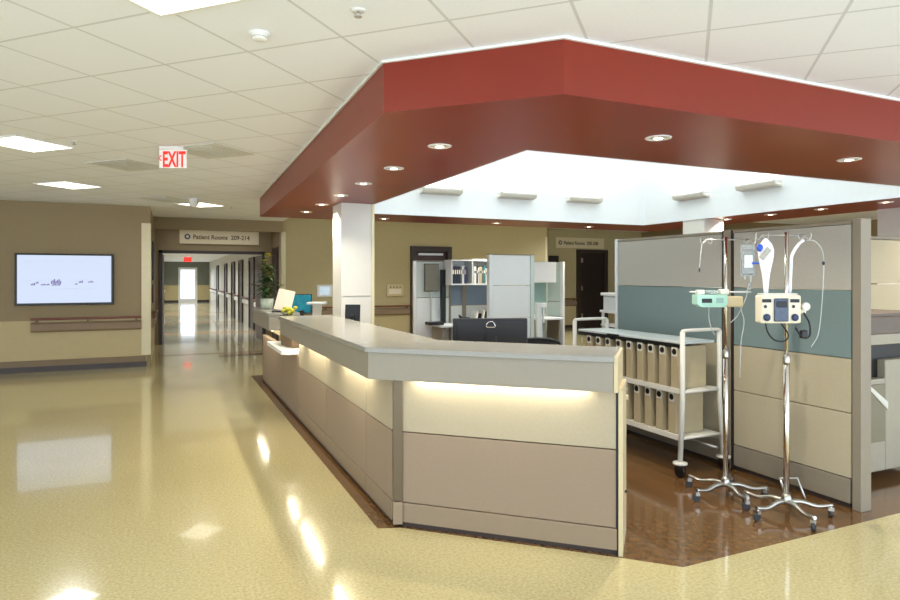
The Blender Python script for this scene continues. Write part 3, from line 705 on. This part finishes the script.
s1 = drip_stand((3.61, 3.25, 0), 1.845, CR, 'drip stand with mint green pump standing against the partition post', (-.14, .17), R(60))
s2 = drip_stand((3.70, 2.84, 0), 1.855, CR, 'drip stand with large ivory double pump, nearest the partition end', (-.16, .12), R(60))
MB().tube([(.02, .03, .09), (.02, .12, .2), (.14, .12, .2), (.14, .03, .09)], .008).build('foot_handle', 'steel', s2)

def loc_in(t, x, y, z):
    return t.matrix_basis @ Vector((x, y, z))
# fluid bag
t = empty('fluid_bag', loc_in(s1, .15, -.01, 1.575), CR, 'clear fluid bag hanging on the left drip stand', 'drip bag')
b = MB(); b.box(-.048, .048, -.014, .014, .0, .18, bev=.013); b.box(-.052, .052, -.002, .002, -.01, .215); b.build('pouch', 'bag', t)
MB().box(-.03, .03, -.0165, -.0145, .05, .14).build('print', 'pale_white', t)
b = MB(); b.cyl((-.02, 0, 0), .006, -.035, 0); b.cyl((.02, 0, 0), .009, -.05, 0); b.build('port', 'tube', t)
MB().tube(bez([(.02, 0, -.05), (.0, 0, -.10), (-.01, 0, -.16), (-.07, -.01, -.28), (-.12, 0, -.34)], 6), .0035, n=6).build('drip_line', 'tube', t)
MB().lathe([(.004, -.11), (.012, -.1), (.012, -.06), (.004, -.05)], (.015, 0, 0), 12, 'bag').build('drip_chamber', None, t)
MB().box(.02, .08, -.03, -.022, .075, .09, bev=.003).build('clamp', 'blue', t)
# wrapped bag
t = empty('wrapped_bag', loc_in(s2, -.145, -.02, 1.425), CR, 'white funnel shaped wrapped bag with blue clip on the right drip stand', 'drip bag')
b = MB(); b.lathe([(0, 0), (.014, .0), (.018, .08), (.028, .16), (.05, .26), (.054, .31), (.04, .35), (.012, .385), (0, .39)], (0, 0, 0), 16, None, sy=.45)
b.T = Matrix.Identity(4); b.build('pouch', 'wrap', t)
MB()._ell((-.045, -.012, .325), .022, .012, .026, None, 10).build('clip', 'blue', t)
o = MB(); o.T = Matrix.Rotation(R(40), 4, 'Y'); o.box(-.215, -.18, -.03, -.02, .17, .25); o.build('tag', 'p_grey', t)
# infusion pump on right stand
t = empty('infusion_pump', loc_in(s2, -.085, -.06, 1.262), CR, 'wide ivory double infusion pump with blue dials on the right drip stand', 'infusion pump')
t.scale = (.83, .85, .87)
MB().box(-.165, .15, -.055, .04, 0, .21, bev=.014).build('housing', 'device', t)
MB().box(-.065, .045, -.068, -.056, .015, .185, bev=.008).build('cassette_door', 'slate', t)
MB().box(-.05, .03, -.073, -.069, .12, .165, bev=.003).build('display', 'black', t)
for x in (-.12, .097):
    MB().lathe([(.027, -.057), (.027, -.066), (.018, -.072), (0, -.072)], (x, 0, .045), 20, 'navy', axis='y').build('dial', None, t)
    MB().lathe([(.012, -.0565), (.012, -.06)], (x-.01, 0, .125), 14, 'darkgrey', axis='y').build('button', None, t)
    MB().box(x-.035, x+.035, -.062, -.056, .155, .18, bev=.002).build('label_plate', 'black', t)
MB().box(-.155, .13, -.04, .02, .21, .222, bev=.004).build('carry_ledge', 'offwhite', t)
MB().box(.15, .205, -.03, .03, .07, .14, bev=.012).build('clamp', 'device', t)
MB().lathe([(.03, -.035), (.03, -.06)], (.185, 0, .125), 16, 'offwhite', axis='y').build('knob', None, t)
MB().tube(bez([(-.12, -.04, 0), (-.11, -.05, -.06), (-.06, -.05, -.12), (.02, -.05, -.13), (.05, -.05, -.08), (.0, -.04, .0)], 8), .006).build('power_cord', 'black', t)
MB().tube(bez([(.18, -.03, .08), (.22, -.04, .0), (.215, -.05, -.09), (.16, -.05, -.10), (.11, -.04, -.03)], 8), .007).build('power_cord', 'black', t)
MB().box(.15, .2, -.06, -.02, -.11, -.05, bev=.008).build('plug', 'black', t)
# padded cable down from the bar of the right stand
o = MB().tube(bez([(.10, -.02, 1.80), (.06, -.03, 1.77), (.02, -.03, 1.70), (.01, -.035, 1.62), (.005, -.03, 1.45)], 8), .010, 'wrap').build('drip_tubing', None, None, s2.location, CR)
tag(o, 'thick white tube taped down the upper pole of the right drip stand', 'tubing')
o = MB().tube(bez([(.13, 0, 1.80), (.18, -.02, 1.79), (.23, -.02, 1.7), (.225, -.02, 1.45), (.20, -.02, 1.2), (.15, -.02, 1.1)], 8), .003, 'tube', n=6)
o._ell((.232, -.02, 1.65), .01, .01, .014, 'darkgrey', 8)
tag(o.build('drip_tubing', None, None, s2.location, CR), 'thin clear line looping down right of the right drip stand', 'tubing')
o = MB().tube(bez([(-.17, 0, 1.79), (-.19, -.02, 1.68), (-.195, -.02, 1.60)], 6), .0028, 'tube', n=6)
o._ell((-.195, -.02, 1.61), .006, .006, .018, 'navy', 8)
tag(o.build('drip_tubing', None, None, s1.location, CR), 'short navy tipped line hanging from the left hook of the left drip stand', 'tubing')
o = MB().tube(bez([(.08, -.02, 1.38), (.12, -.02, 1.25), (.10, -.02, 1.1), (.09, -.02, .85)], 8), .0035, 'tube', n=6)
tag(o.build('drip_tubing', None, None, s1.location, CR), 'clear line falling right of the mint pump on the left drip stand', 'tubing')
# mint syringe pump
t = empty('syringe_pump', loc_in(s1, .01, -.03, 1.35), CR, 'mint green syringe pump clamped to the left drip stand', 'infusion pump')
MB().prof([(-.25, .02), (-.22, .0), (-.06, .0), (-.04, .02), (-.04, .085), (-.25, .085)], 'y', -.07, .03, 'mint').build('housing', None, t)
MB().box(-.22, -.15, -.074, -.0705, .03, .06, bev=.001).build('display', 'black', t)
MB().box(-.12, -.07, -.073, -.0705, .03, .065, bev=.001).build('keypad', 'seafoam', t)
MB().box(-.04, .08, -.05, .02, .0, .075, bev=.01).build('clamp', 'cream', t)
b = MB(); b.cyl((0, -.03, .105), .012, -.24, -.06, 'bag', axis='x'); b.cyl((0, -.03, .105), .005, -.29, -.24, 'offwhite', axis='x'); b.cyl((0, -.03, .105), .007, -.06, .14, 'tube', axis='x'); b.build('syringe', None, t)
MB().box(-.24, -.19, -.05, .0, .086, .12, 'offwhite', bev=.006).build('syringe_holder', None, t); MB().box(-.08, -.02, -.05, .0, .086, .125, 'offwhite', bev=.006).build('syringe_holder', None, t)
MB().tube(bez([(-.15, -.02, .0), (-.15, -.02, -.08), (-.13, -.02, -.16), (-.1, 0, -.2)], 6), .003, 'tube', n=6).build('line', None, t)

# ================================================================== WORKSTATION CLUSTER
YC = 10.2
t = empty('white_tower', (4.9, 9.3, 0), 0, 'tall pale white panel block in the middle of the rear workstations', 'partition')
for z0, z1 in ((1.42, 1.93), (.86, 1.41), (.35, .85), (.02, .34)): MB().box(.07, .80, 0, .08, z0, z1, bev=.005).build('tile', 'pale_white', t)
MB().box(0, .065, -.01, .09, 0, 1.94, bev=.004).build('post', 'pale_white', t); MB().box(.805, .88, -.01, .09, 0, 1.94, bev=.004).build('post', 'pale_green', t)
MB().box(0, .88, -.012, .092, 1.935, 1.95).build('top_cap', 'p_frame', t)
t = empty('cubicle_partition', (3.9, YC, 0), 0, 'pale grey workstation panel left of the book shelf', 'partition')
MB().box(.05, .66, 0, .07, 1.2, 1.83, bev=.004).build('tile', 'pale_green', t); MB().box(.05, .66, 0, .07, .05, 1.19, bev=.004).build('tile', 'pale_white', t)
MB().box(0, .045, -.005, .075, 0, 1.84, bev=.004).build('post', 'pale_white', t); MB().box(0, .7, -.008, .078, 1.835, 1.85).build('top_cap', 'p_frame', t); MB().box(.665, .7, -.005, .075, 0, 1.84).build('post', 'p_frame', t)
t = empty('cubicle_partition', (4.6, YC, 0), 0, 'blue grey workstation panel under the book shelf', 'partition')
MB().box(0, 1.0, .005, .07, 1.05, 1.84, bev=.004).build('tile', 'blue_grey', t); MB().box(0, 1.0, .0, .07, .05, 1.04, bev=.004).build('tile', 'pale_white', t)
MB().box(.22, .30, -.01, -.001, .76, 1.45).build('cable_channel', 'p_frame', t); MB().box(0, 1.0, .0, .07, 0, .045).build('foot_rail', 'dark_base', t)
# overhead shelf
t = empty('overhead_shelf', (4.46, YC-.34, 0), 0, 'open white overhead shelf holding books and folders', 'shelf')
b = MB(); b.box(0, .85, 0, .33, 1.42, 1.445); b.box(0, .85, .31, .33, 1.445, 1.86); b.box(0, .02, 0, .33, 1.445, 1.86); b.box(.83, .85, 0, .33, 1.445, 1.88); b.box(.40, .42, 0, .33, 1.445, 1.88)
b.build('case', 'pale_white', t)
MB().box(.02, .40, 0, .31, 1.84, 1.86).build('top_board', 'pale_white', t); MB().box(.42, .83, 0, .31, 1.84, 1.88).build('top_board', 'pale_white', t)
proto = None; x = .035; bks = []
spec = [('bk_navy', .04, .30, 'navy')]*4+[('bk_grey', .03, .3, 'grey'), ('bk_white', .035, .31, 'white'), ('bk_violet', .02, .3, 'violet'), ('bk_navy', .025, .29, 'dark blue')]
cnames = {'navy': 0}
xx = 4.46+.03
for i, (m, w_, h_, nm) in enumerate(spec):
    t = empty('book', (xx, YC-.31, 1.445), 0, '%s binder, %s from the left in the left bay of the overhead shelf' % (nm, ords[i]), 'book', 'books in the left bay of the overhead shelf')
    b = MB(); b.box(0, w_-.004, 0, .24, 0, h_, bev=.002); b.build('cover', m, t)
    MB().box(.006, w_-.01, -.002, 0, h_*.55, h_*.8).build('spine_label', 'paper' if m != 'bk_white' else 'bk_grey', t)
    xx += w_
xx = 4.46+.45
spec = [('bk_white', .05, .3, 'white'), ('bk_navy', .025, .31, 'black'), ('bk_white', .03, .28, 'white'), ('bk_tan', .045, .3, 'cream'), ('bk_grey', .025, .3, 'grey'), ('bk_teal', .04, .31, 'teal'), ('bk_white', .03, .27, 'white'), ('bk_teal', .03, .29, 'dark teal'), ('bk_navy', .03, .25, 'navy')]
for i, (m, w_, h_, nm) in enumerate(spec):
    t = empty('book', (xx, YC-.31, 1.445), 0, '%s book, %s from the left in the right bay of the overhead shelf' % (nm, ords[i]), 'book', 'books in the right bay of the overhead shelf')
    b = MB(); b.box(0, w_-.004, 0, .24, 0, h_, bev=.002); b.build('cover', m, t)
    MB().box(.005, w_-.009, -.002, 0, h_*.6, h_*.75).build('spine_label', 'paper' if m not in ('bk_white', 'bk_tan') else 'bk_grey', t)
    xx += w_+.003
# desk under
t = empty('workstation_desk', (4.1, YC-.62, 0), 0, 'pale desk top under the book shelf left of the white tower', 'desk')
MB().box(.05, 1.5, 0, .6, .71, .745, bev=.004).build('top', 'pale_white', t)
for xx in (.1, 1.4): MB().box(xx, xx+.03, .05, .55, 0, .71).build('leg', 'p_frame', t)
t = empty('portrait_monitor', (4.18, YC-.10, .745), 0, 'portrait monitor with olive grey face against the pale left panel', 'monitor')
MB().box(-.13, .14, -.02, .02, .56, 1.05, bev=.005).build('housing', 'darkgrey', t); MB().box(-.12, .13, -.024, -.0205, .575, 1.035).build('screen', 'olive', t)
MB().box(-.015, .015, .0, .03, 0, .6).build('neck', 'steel', t); MB().box(-.09, .09, -.07, .07, 0, .012).build('base', 'darkgrey', t)
o = tag(MB().box(4.385, 4.465, YC-.09, YC-.02, .745, 1.69, 'black', bev=.004).build('speaker_bar'), 'tall narrow black upright box right of the portrait monitor', 'upright box')
o = tag(MB().box(3.98, 4.25, YC-.5, YC-.3, .7455, .8, 'black', bev=.01).build('keyboard_tray'), 'low black tray under the portrait monitor', 'tray')
# small desk clutter
t = empty('desk_phone', (4.78, YC-.25, .745), 0, 'black desk phone on the pale desk left of the paper stack', 'phone')
MB().prof([(-.08, 0), (.08, 0), (.08, .1), (-.08, .05)], 'x', -.1, .1, 'black').build('body', None, t); MB().tube([(-.1, -.03, .10), (-.1, .06, .13)], .02).build('handset', 'black', t)
for i, (x, h_, m) in enumerate(((4.95, .22, 'bk_white'), (5.02, .17, 'black'), (5.08, .23, 'bk_white'), (5.15, .2, 'darkgrey'), (5.21, .24, 'bk_white'), (5.28, .2, 'black'))):
    t = MB(); t.T = Matrix.Rotation(R(10), 4, 'Y'); t.box(-.022, .022, -.1, .1, .006, h_, m); 
    tag(t.build('folder', None, None, (x, YC-.2, .745)), '%s upright folder, %s from the left on the pale desk' % ({'bk_white': 'white', 'black': 'black', 'darkgrey': 'dark grey'}[m], ords[i]), 'folder', 'folders standing on the pale desk')
# right side booth
t = empty('cubicle_partition', (6.2, YC, 0), 0, 'seafoam workstation panel right of the white tower', 'partition')
MB().box(0, .42, 0, .06, .86, 1.84, bev=.004).build('tile', 'seafoam', t); MB().box(0, .42, 0, .06, .05, .85, bev=.004).build('tile', 'pale_green', t); MB().box(0, .42, .01, .05, 0, .045).build('foot_rail', 'dark_base', t)
t = empty('cubicle_partition', (6.64, YC, 0), R(-60), 'pale green side panel at the right end of the rear workstations', 'partition')
MB().box(0, .27, 0, .06, 1.1, 1.84, bev=.004).build('tile', 'pale_green', t); MB().box(0, .27, 0, .06, .05, 1.09, bev=.004).build('tile', 'pale_green', t); MB().box(0, .27, .01, .05, 0, .045).build('foot_rail', 'dark_base', t)
MB().box(.275, .33, -.01, .07, 0, 1.85, bev=.004).build('post', 'pale_white', t)
t = empty('overhead_bin', (6.08, YC-.36, 0), 0, 'closed pale overhead bin right of the white tower', 'cabinet')
MB().box(0, .52, 0, .359, 1.45, 1.84, bev=.006).build('case', 'pale_green', t); MB().box(.01, .51, -.012, -.001, 1.46, 1.83, bev=.003).build('flap_door', 'pale_white', t)
t = empty('workstation_desk', (6.05, YC-.62, 0), 0, 'small white shelf desk inside the right booth', 'desk')
MB().prism([(0, 0), (.55, 0), (.62, .2), (.6, .58), (0, .58)], .78, .81, 'pale_white', bev=.004).build('top', None, t)
MB().box(.04, .07, .1, .5, 0, .78).build('leg', 'p_frame', t); MB().box(.5, .53, .1, .5, 0, .78).build('leg', 'p_frame', t)
t = empty('computer_tower', (6.0, 9.42, .0), R(-10), 'slanted white equipment stand right of the white tower', 'stand')
b = MB(); b.prof([(-.06, .0), (.06, .0), (.0, 1.1), (-.08, 1.1)], 'y', 0, .08, 'pale_white'); b.build('body', None, t)
MB().box(-.06, .12, .0, .06, 1.02, 1.1, bev=.01).build('head', 'white', t); MB().box(.04, .07, .01, .03, .75, 1.02).build('arm', 'steel', t)

# white cabinet between recess and partition
t = empty('white_printer', (4.86, 6.0, 0), R(-10), 'white printer on a white stand at the far edge of the partition', 'printer')
MB().box(-.1, .25, -.2, .2, 1.13, 1.16, bev=.004).build('shelf', 'white', t); MB().box(-.08, .24, -.15, .15, 1.16, 1.33, bev=.012).build('body', 'pale_white', t); MB().box(-.1, .25, -.18, .18, 1.335, 1.37, bev=.006).build('lid', 'white', t)
MB().box(-.05, .03, -.165, -.151, 1.2, 1.26).build('paper_slot', 'blue_grey', t)
b = MB()
for x in (-.08, .21):
    for y in (-.18, .16): MB().box(x, x+.025, y, y+.025, 0, 1.13).build('leg', 'white', t)
MB().box(-.09, .24, -.19, .19, .97, .99).build('shelf', 'white', t)

# ================================================================== WALL THINGS
t = empty('wall_screen', (-1.57, 12.149, 1.52), 0, 'large black framed screen showing a chart on the tan wall', 'television'); t.scale = (.965, 1, .97)
MB().box(-.73, .73, -.07, -.005, -.44, .44, bev=.006).build('housing', 'black', t)
sc = MB().box(-.695, .695, -.073, -.0705, -.40, .41).build('screen', 'screen', t)
b = MB()
for x0, x1, z, h_ in ((-.50, -.42, -.10, .02), (-.43, -.37, -.07, .02), (-.36, -.22, -.10, .014), (-.21, -.05, -.075, .04), (-.2, -.06, -.105, .016), (.14, .2, -.09, .014), (.2, .27, -.06, .02), (.34, .44, -.055, .014)):
    n_ = int((x1-x0)/.022)
    for i in range(n_): b.box(x0+i*.022, x0+i*.022+.015, -.0745, -.0735, z, z+1.7*h_*(.7+.5*((i*7) % 3)/2))
b.build('chart_marks', 'screen_ink', sc)
b = MB(); b.box(-.62, .6, -.0745, -.0735, .30, .304); b.box(-.6, .45, -.0745, -.0735, -.02, -.017); b.box(-.6, .45, -.0745, -.0735, -.16, -.157); b.box(.2, .203, -.0745, -.0735, -.3, -.1); b.box(-.4, -.397, -.0745, -.0735, -.3, -.16); b.build('chart_lines', 'screen_grey', sc)

def handrail(loc, L, rz, lab, m='bumper'):
    t = empty('handrail', loc, rz, lab, 'handrail')
    MB().box(0, L, -.085, -.04, .20, .235, bev=.01).build('wood_grip', 'wood_rail', t)
    MB().prof([(-.035, .0), (-.06, .03), (-.06, .13), (-.035, .16), (-.0, .16), (0, 0)], 'x', 0, L, m).build('bumper', None, t)
    k = max(2, int(L/.7)+1)
    for i in range(k):
        x = .08+(L-.16)*i/(k-1); MB().box(x-.015, x+.015, -.06, -.0, .155, .205, 'brown_trim').build('bracket', None, t)
    return t
handrail((-2.06, 12.149, .65), 1.62, 0, 'wood topped handrail with taupe bumper below the wall screen')
handrail((4.2, 14.399, .64), 1.18, 0, 'wood topped handrail on the back wall left of the maroon door')
handrail((2.5, 14.399, .64), 1.6, 0, 'wood topped handrail on the back wall between corridor and column')
handrail((10.75, 15.869, .68), .6, 0, 'wood topped handrail left of the dark recess door')
handrail((12.56, 15.869, .68), .9, 0, 'wood topped handrail right of the dark recess door')
handrail((-.299, 12.4, .65), 2.2, R(90), 'handrail on the left wall of the corridor mouth')
for i, (y, L) in enumerate(((17.2, 1.7), (20.4, 1.7), (23.6, 1.3), (26.4, 2.0), (30, 3.3), (35, 6))):
    handrail((2.299, y+L, .68), L, R(-90), 'pale handrail on the right corridor wall, %s from the portal' % ords[i], 'offwhite')
for i, (y, L) in enumerate(((17.2, 2.2), (21, 2.8), (25.5, 3.8), (31, 9))):
    handrail((-.299, y, .68), L, R(90), 'pale handrail on the left corridor wall, %s from the portal' % ords[i], 'offwhite')

# direction signs
def dir_sign(loc, wd, h_, body, sz, lab):
    t = empty('direction_sign', loc, 0, lab, 'sign')
    MB().box(0, wd, -.03, -.001, 0, h_, bev=.003).build('board', 'sign', t)
    b = MB(); b.lathe([(sz*.42, -.031), (sz*.42, -.035)], (.17, 0, h_*.5), 18, 'signblue', axis='y'); b.lathe([(sz*.2, -.0352), (sz*.2, -.038)], (.17, 0, h_*.5), 12, 'sign', axis='y'); b.build('emblem', None, t)
    text(body, 'lettering', sz*.93, 'signink', t, (.29, -.033, h_*.5-sz*.33), sx=.9, ext=.002, bold=.003)
    return t
dir_sign((.22, 15.869, 2.34), 1.78, .33, 'Patient Rooms  209-214', .155, 'long cream sign reading Patient Rooms 209-214 above the corridor opening')
dir_sign((10.6, 15.869, 2.44), 1.8, .32, 'Patient Rooms  200-208', .155, 'long cream sign reading Patient Rooms above the right recess')

# pictures in vestibule
t = empty('poster', (-.299, 13.4, 1.5), R(90), 'dark blue poster on the left wall of the corridor mouth', 'poster')
MB().box(0, 1.3, -.02, -.001, 0, .75).build('frame', 'black', t); MB().box(.03, 1.27, -.023, -.0205, .03, .72).build('print', 'poster_blue', t)
t = empty('poster', (-.299, 13.4, 1.06), R(90), 'orange brown picture below the dark blue poster', 'poster')
MB().box(0, 1.3, -.02, -.001, 0, .36).build('frame', 'black', t); MB().box(.03, 1.27, -.023, -.0205, .03, .33).build('print', 'poster_orange', t)
t = empty('wall_tablet', (3.1, 14.399, 1.1), 0, 'white framed wall tablet with lit screen left of the column', 'tablet')
MB().box(0, .36, -.035, -.001, 0, .28, bev=.006).build('frame', 'white', t); MB().box(.06, .30, -.038, -.0355, .045, .235).build('screen', 'tablet_screen', t)
t = empty('alarm_panel', (4.78, 14.399, 1.1), 0, 'cream wall control box left of the maroon door', 'control box')
MB().box(0, .42, -.06, -.001, 0, .28, bev=.006).build('case', 'cream', t); MB().box(.05, .36, -.064, -.0605, .05, .17).build('label', 'paper', t)
for x in (.08, .16, .24, .32): MB().box(x, x+.03, -.066, -.0605, .2, .23).build('button', 'darkgrey', t)
t = empty('light_switch', (12.85, 15.869, 1.42), 0, 'small beige switch plate right of the dark recess door', 'switch')
MB().box(0, .14, -.012, -.001, 0, .1).build('plate', 'cream', t); MB().box(.05, .09, -.016, -.0125, .03, .07).build('rocker', 'bumper', t)

# ================================================================== CEILING THINGS
# grid coordinates
s2_ = math.sqrt(.5)
def uv(u, v): return ((u-v)*s2_, (u+v)*s2_)
def troffer(u0, v0, lab):
    x, y = uv(u0, v0)
    t = empty('ceiling_light', (x, y, H), R(45), lab, 'ceiling light', 'square lit ceiling panels')
    b = MB(); w_ = .58
    for q in ((0, w_, 0, .02), (0, w_, w_-.02, w_), (0, .02, .02, w_-.02), (w_-.02, w_, .02, w_-.02)): b.box(*q, -.012, -.001)
    b.build('frame', 'white', t)
    MB().box(.02, w_-.02, .02, w_-.02, -.008, -.002).build('diffuser', 'diffuser', t)
    x, y = uv(u0+.29, v0+.29)
    a = area('troffer_lamp' if 'nearest the wall screen' in lab else 'narrow_troffer_lamp', (x, y, H-.02), (0, 0, R(45)), .54, .54, 7, NEUT)  # narrow spread on all but one panel, keeps down floor reflections
    return t
U = lambda k: 3.40+.58*k
V = lambda k: -.10+.59*k
TR = [(-2.93, 3.14, 'lit square ceiling panel cut by the top edge of the picture'), (.58, 9.42, 'lit square ceiling panel at the left edge above the screen wall'),
      (4.05, 12.85, 'lit square ceiling panel nearest the wall screen'), (8.25, 12.85, 'lit square ceiling panel nearest the corridor mouth')]
for a, c_, lab in TR: troffer(U(a), V(c_), lab)
for i, (x, y) in enumerate([(-3.2, 1.0), (-.8, -1.6), (2.6, -2.2), (6, -1.2), (-5.2, 5), (10.5, 5), (9.9, 8.6),  (-4.5, 9)]):
    a = area('room_fill', (x, y, H-.02), (0, 0, R(45)), .58, 1.16, 17, NEUT)  # added fill lights without fittings, standing in for troffers out of view
for x, y in ((4.2, 12.2), (7.6, 12.2), (9.6, 13.2)): area('hall_fill', (x, y, HB-.02), (0, 0, 0), 1.2, 1.2, 34, NEUT)  # added fill to brighten the back hall, no fittings modelled
for i, y in enumerate((19, 24, 29, 34, 39)): area('corridor_fill', (1.0, y, 2.48), (0, 0, 0), 1.2, 3.2, 75, (.95, .98, 1))  # added fill along the corridor, which was too dark; no fittings

area('vestibule_fill', (1.0, 15.1, H-.02), (0, 0, 0), 2.0, 1.2, 12, NEUT)  # added light without a fitting, lifts the sign and dark vestibule
# downlight fixtures
dp = None
names = {0: 'left arm of the red soffit', 1: 'front arm of the red soffit', 2: 'back arm of the red soffit', 3: 'right arm of the red soffit'}
groups = [0]*6+[1]*3+[2]*3+[3]*5; cnt_ = [0, 0, 0, 0]
for i, (x, y) in enumerate(DOWN):
    g_ = groups[i]; k = cnt_[g_]; cnt_[g_] += 1
    lab = 'round downlight, %s from %s in the %s' % (ords[k], ('the near end', 'the left', 'the left', 'the far end')[g_], names[g_])
    if dp is None:
        dp = empty('downlight', (x, y, 2.5), 0, lab, 'downlight', 'round downlights in the red soffit')
        MB().lathe([(.062, -.001), (.066, -.008), (.085, -.006), (.088, -.0005)], (0, 0, 0), 28, 'white').build('trim_ring', None, dp)
        MB().lathe([(.032, -.006), (.045, -.003), (.062, -.0015)], (0, 0, 0), 24, 'chrome').build('reflector', None, dp)
        MB().lathe([(0, -.007), (.031, -.007), (.031, -.003)], (0, 0, 0), 20, 'lens').build('lens', None, dp)
    else: copy_tree(dp, lab, (x, y, 2.5))

# wall uplights in the well
up = None; k = 0
for (x, y, rz, lab) in ((3.82, Y1-.013, 0, 'white linear uplight, left of three on the back face of the well'), (5.16, Y1-.013, 0, 'white linear uplight, middle of three on the back face of the well'), (6.49, Y1-.013, 0, 'white linear uplight, right of three on the back face of the well'),
                        (X1-.013, 7.70, R(-90), 'white linear uplight, far one on the right face of the well'), (X1-.013, 6.42, R(-90), 'white linear uplight, near one on the right face of the well')):
    if up is None:
        up = empty('wall_uplight', (x, y, 2.83), rz, lab, 'wall light', 'linear uplights in the white well')
        MB().prof([(0, .0), (-.13, .02), (-.15, .06), (-.15, .09), (-.13, .09), (-.12, .05), (0, .03)], 'x', -.33, .33, 'offwhite').build('housing', None, up)
        MB().box(-.31, .31, -.11, -.04, .06, .075).build('lens', 'lens', up)
        MB().box(-.325, -.30, -.14, -.001, .05, .10).build('end_cap', 'white', up); MB().box(.30, .325, -.14, -.001, .05, .10).build('end_cap', 'white', up)
    else: copy_tree(up, lab, (x, y, 2.83), rz)
    d = (0, -1) if rz == 0 else (-1, 0)
    a = area('uplight_lamp', (x+d[0]*.08, y+d[1]*.08, 2.92), (R(180), 0, rz), .6, .06, 3.2, (.95, 1, 1))

# exit sign
t = empty('exit_sign', (.04, 6.5, H), R(-24), 'ceiling hung sign with red EXIT letters and left chevron', 'exit sign')
MB().box(-.13, .10, -.025, .025, -.03, -.001, bev=.004).build('canopy', 'white', t)
MB().box(-.135, .125, -.004, .004, -.205, -.03, bev=.001).build('panel', 'exit_face', t)
text('EXIT', 'lettering', .205, 'exit_red', t, (-.105, -.006, -.19), sx=.52, ext=.001, bold=.005)
b = MB(); b.tube([(-.115, -.007, -.085), (-.14, -.007, -.11), (-.115, -.007, -.135)], .005, 'exit_red', n=6); b.build('chevron', None, t)
t = empty('exit_sign', (.75, 30, 2.5), 0, 'small red sign hanging far down the corridor', 'exit sign')
MB().box(-.02, .02, -.01, .01, -.06, -.001).build('canopy', 'white', t); MB().box(-.17, .17, -.01, .01, -.26, -.06).build('panel', 'exit_red', t)
# smoke detector
t = empty('smoke_detector', (.42, 3.29, H), 0, 'round white smoke detector near the top lit panel', 'smoke detector'); t.scale = (.85, .85, .75)
MB().lathe([(.062, -.001), (.062, -.014), (.05, -.02), (.045, -.045), (.03, -.052), (0, -.053)], (0, 0, 0), 24, 'white').build('housing', None, t)
MB().lathe([(.047, -.03), (.0475, -.036)], (0, 0, 0), 24, 'darkgrey').build('vent_ring', None, t)
for x, y, lab in ((.80, 2.82, 'white sprinkler head on the ceiling left of the red soffit corner'), (-.79, 6.6, 'white sprinkler head beside the left lit panel'), (1.0, 11.6, 'small sprinkler head near the tan bulkhead')):
    t = empty('sprinkler', (x, y, H), 0, lab, 'sprinkler', 'ceiling sprinkler heads')
    MB().lathe([(.035, -.001), (.033, -.006), (.012, -.008)], (0, 0, 0), 18, 'white').build('escutcheon', None, t)
    b = MB(); b.cyl((0, 0, 0), .006, -.03, -.006, 'steel'); b.lathe([(.018, -.034), (.018, -.03)], (0, 0, 0), 12, 'steel'); b.build('head', None, t)
# diffusers
for u, v, lab in ((U(2.6), V(9.49), 'dark slotted air vent left of the exit sign'), (U(2.1), V(7.1), 'pale air vent right of the exit sign'), (U(6.9), V(12.8), 'pale air vent beside the lit panel at the corridor mouth')):
    x, y = uv(u, v)
    t = empty('air_vent', (x, y, H), R(45), lab, 'air vent')
    b = MB(); w_ = .58
    for q in ((0, w_, 0, .04), (0, w_, w_-.04, w_), (0, .04, .04, w_-.04), (w_-.04, w_, .04, w_-.04)): b.box(*q, -.01, -.001)
    b.build('frame', 'offwhite', t)
    MB().box(.04, w_-.04, .04, w_-.04, -.003, -.001).build('backing', 'darkgrey' if 'dark' in lab else 'cart_top', t)
    for i in range(5):
        d = .06+i*.048
        b = MB(); 
        for q in ((d, w_-d, d, d+.03), (d, w_-d, w_-d-.03, w_-d), (d, d+.03, d+.03, w_-d-.03), (w_-d-.03, w_-d, d+.03, w_-d-.03)):
            if q[1] > q[0] and q[3] > q[2]: b.box(*q, -.014, -.004)
        b.build('louvre', 'offwhite', t)
t = empty('ceiling_speaker', (.35, 10.6, H), 0, 'small white box hanging from the ceiling near the corridor mouth light', 'ceiling sensor')
MB().lathe([(.07, -.001), (.07, -.06), (.06, -.12), (.03, -.14), (0, -.14)], (0, 0, 0), 18, 'white').build('housing', None, t)
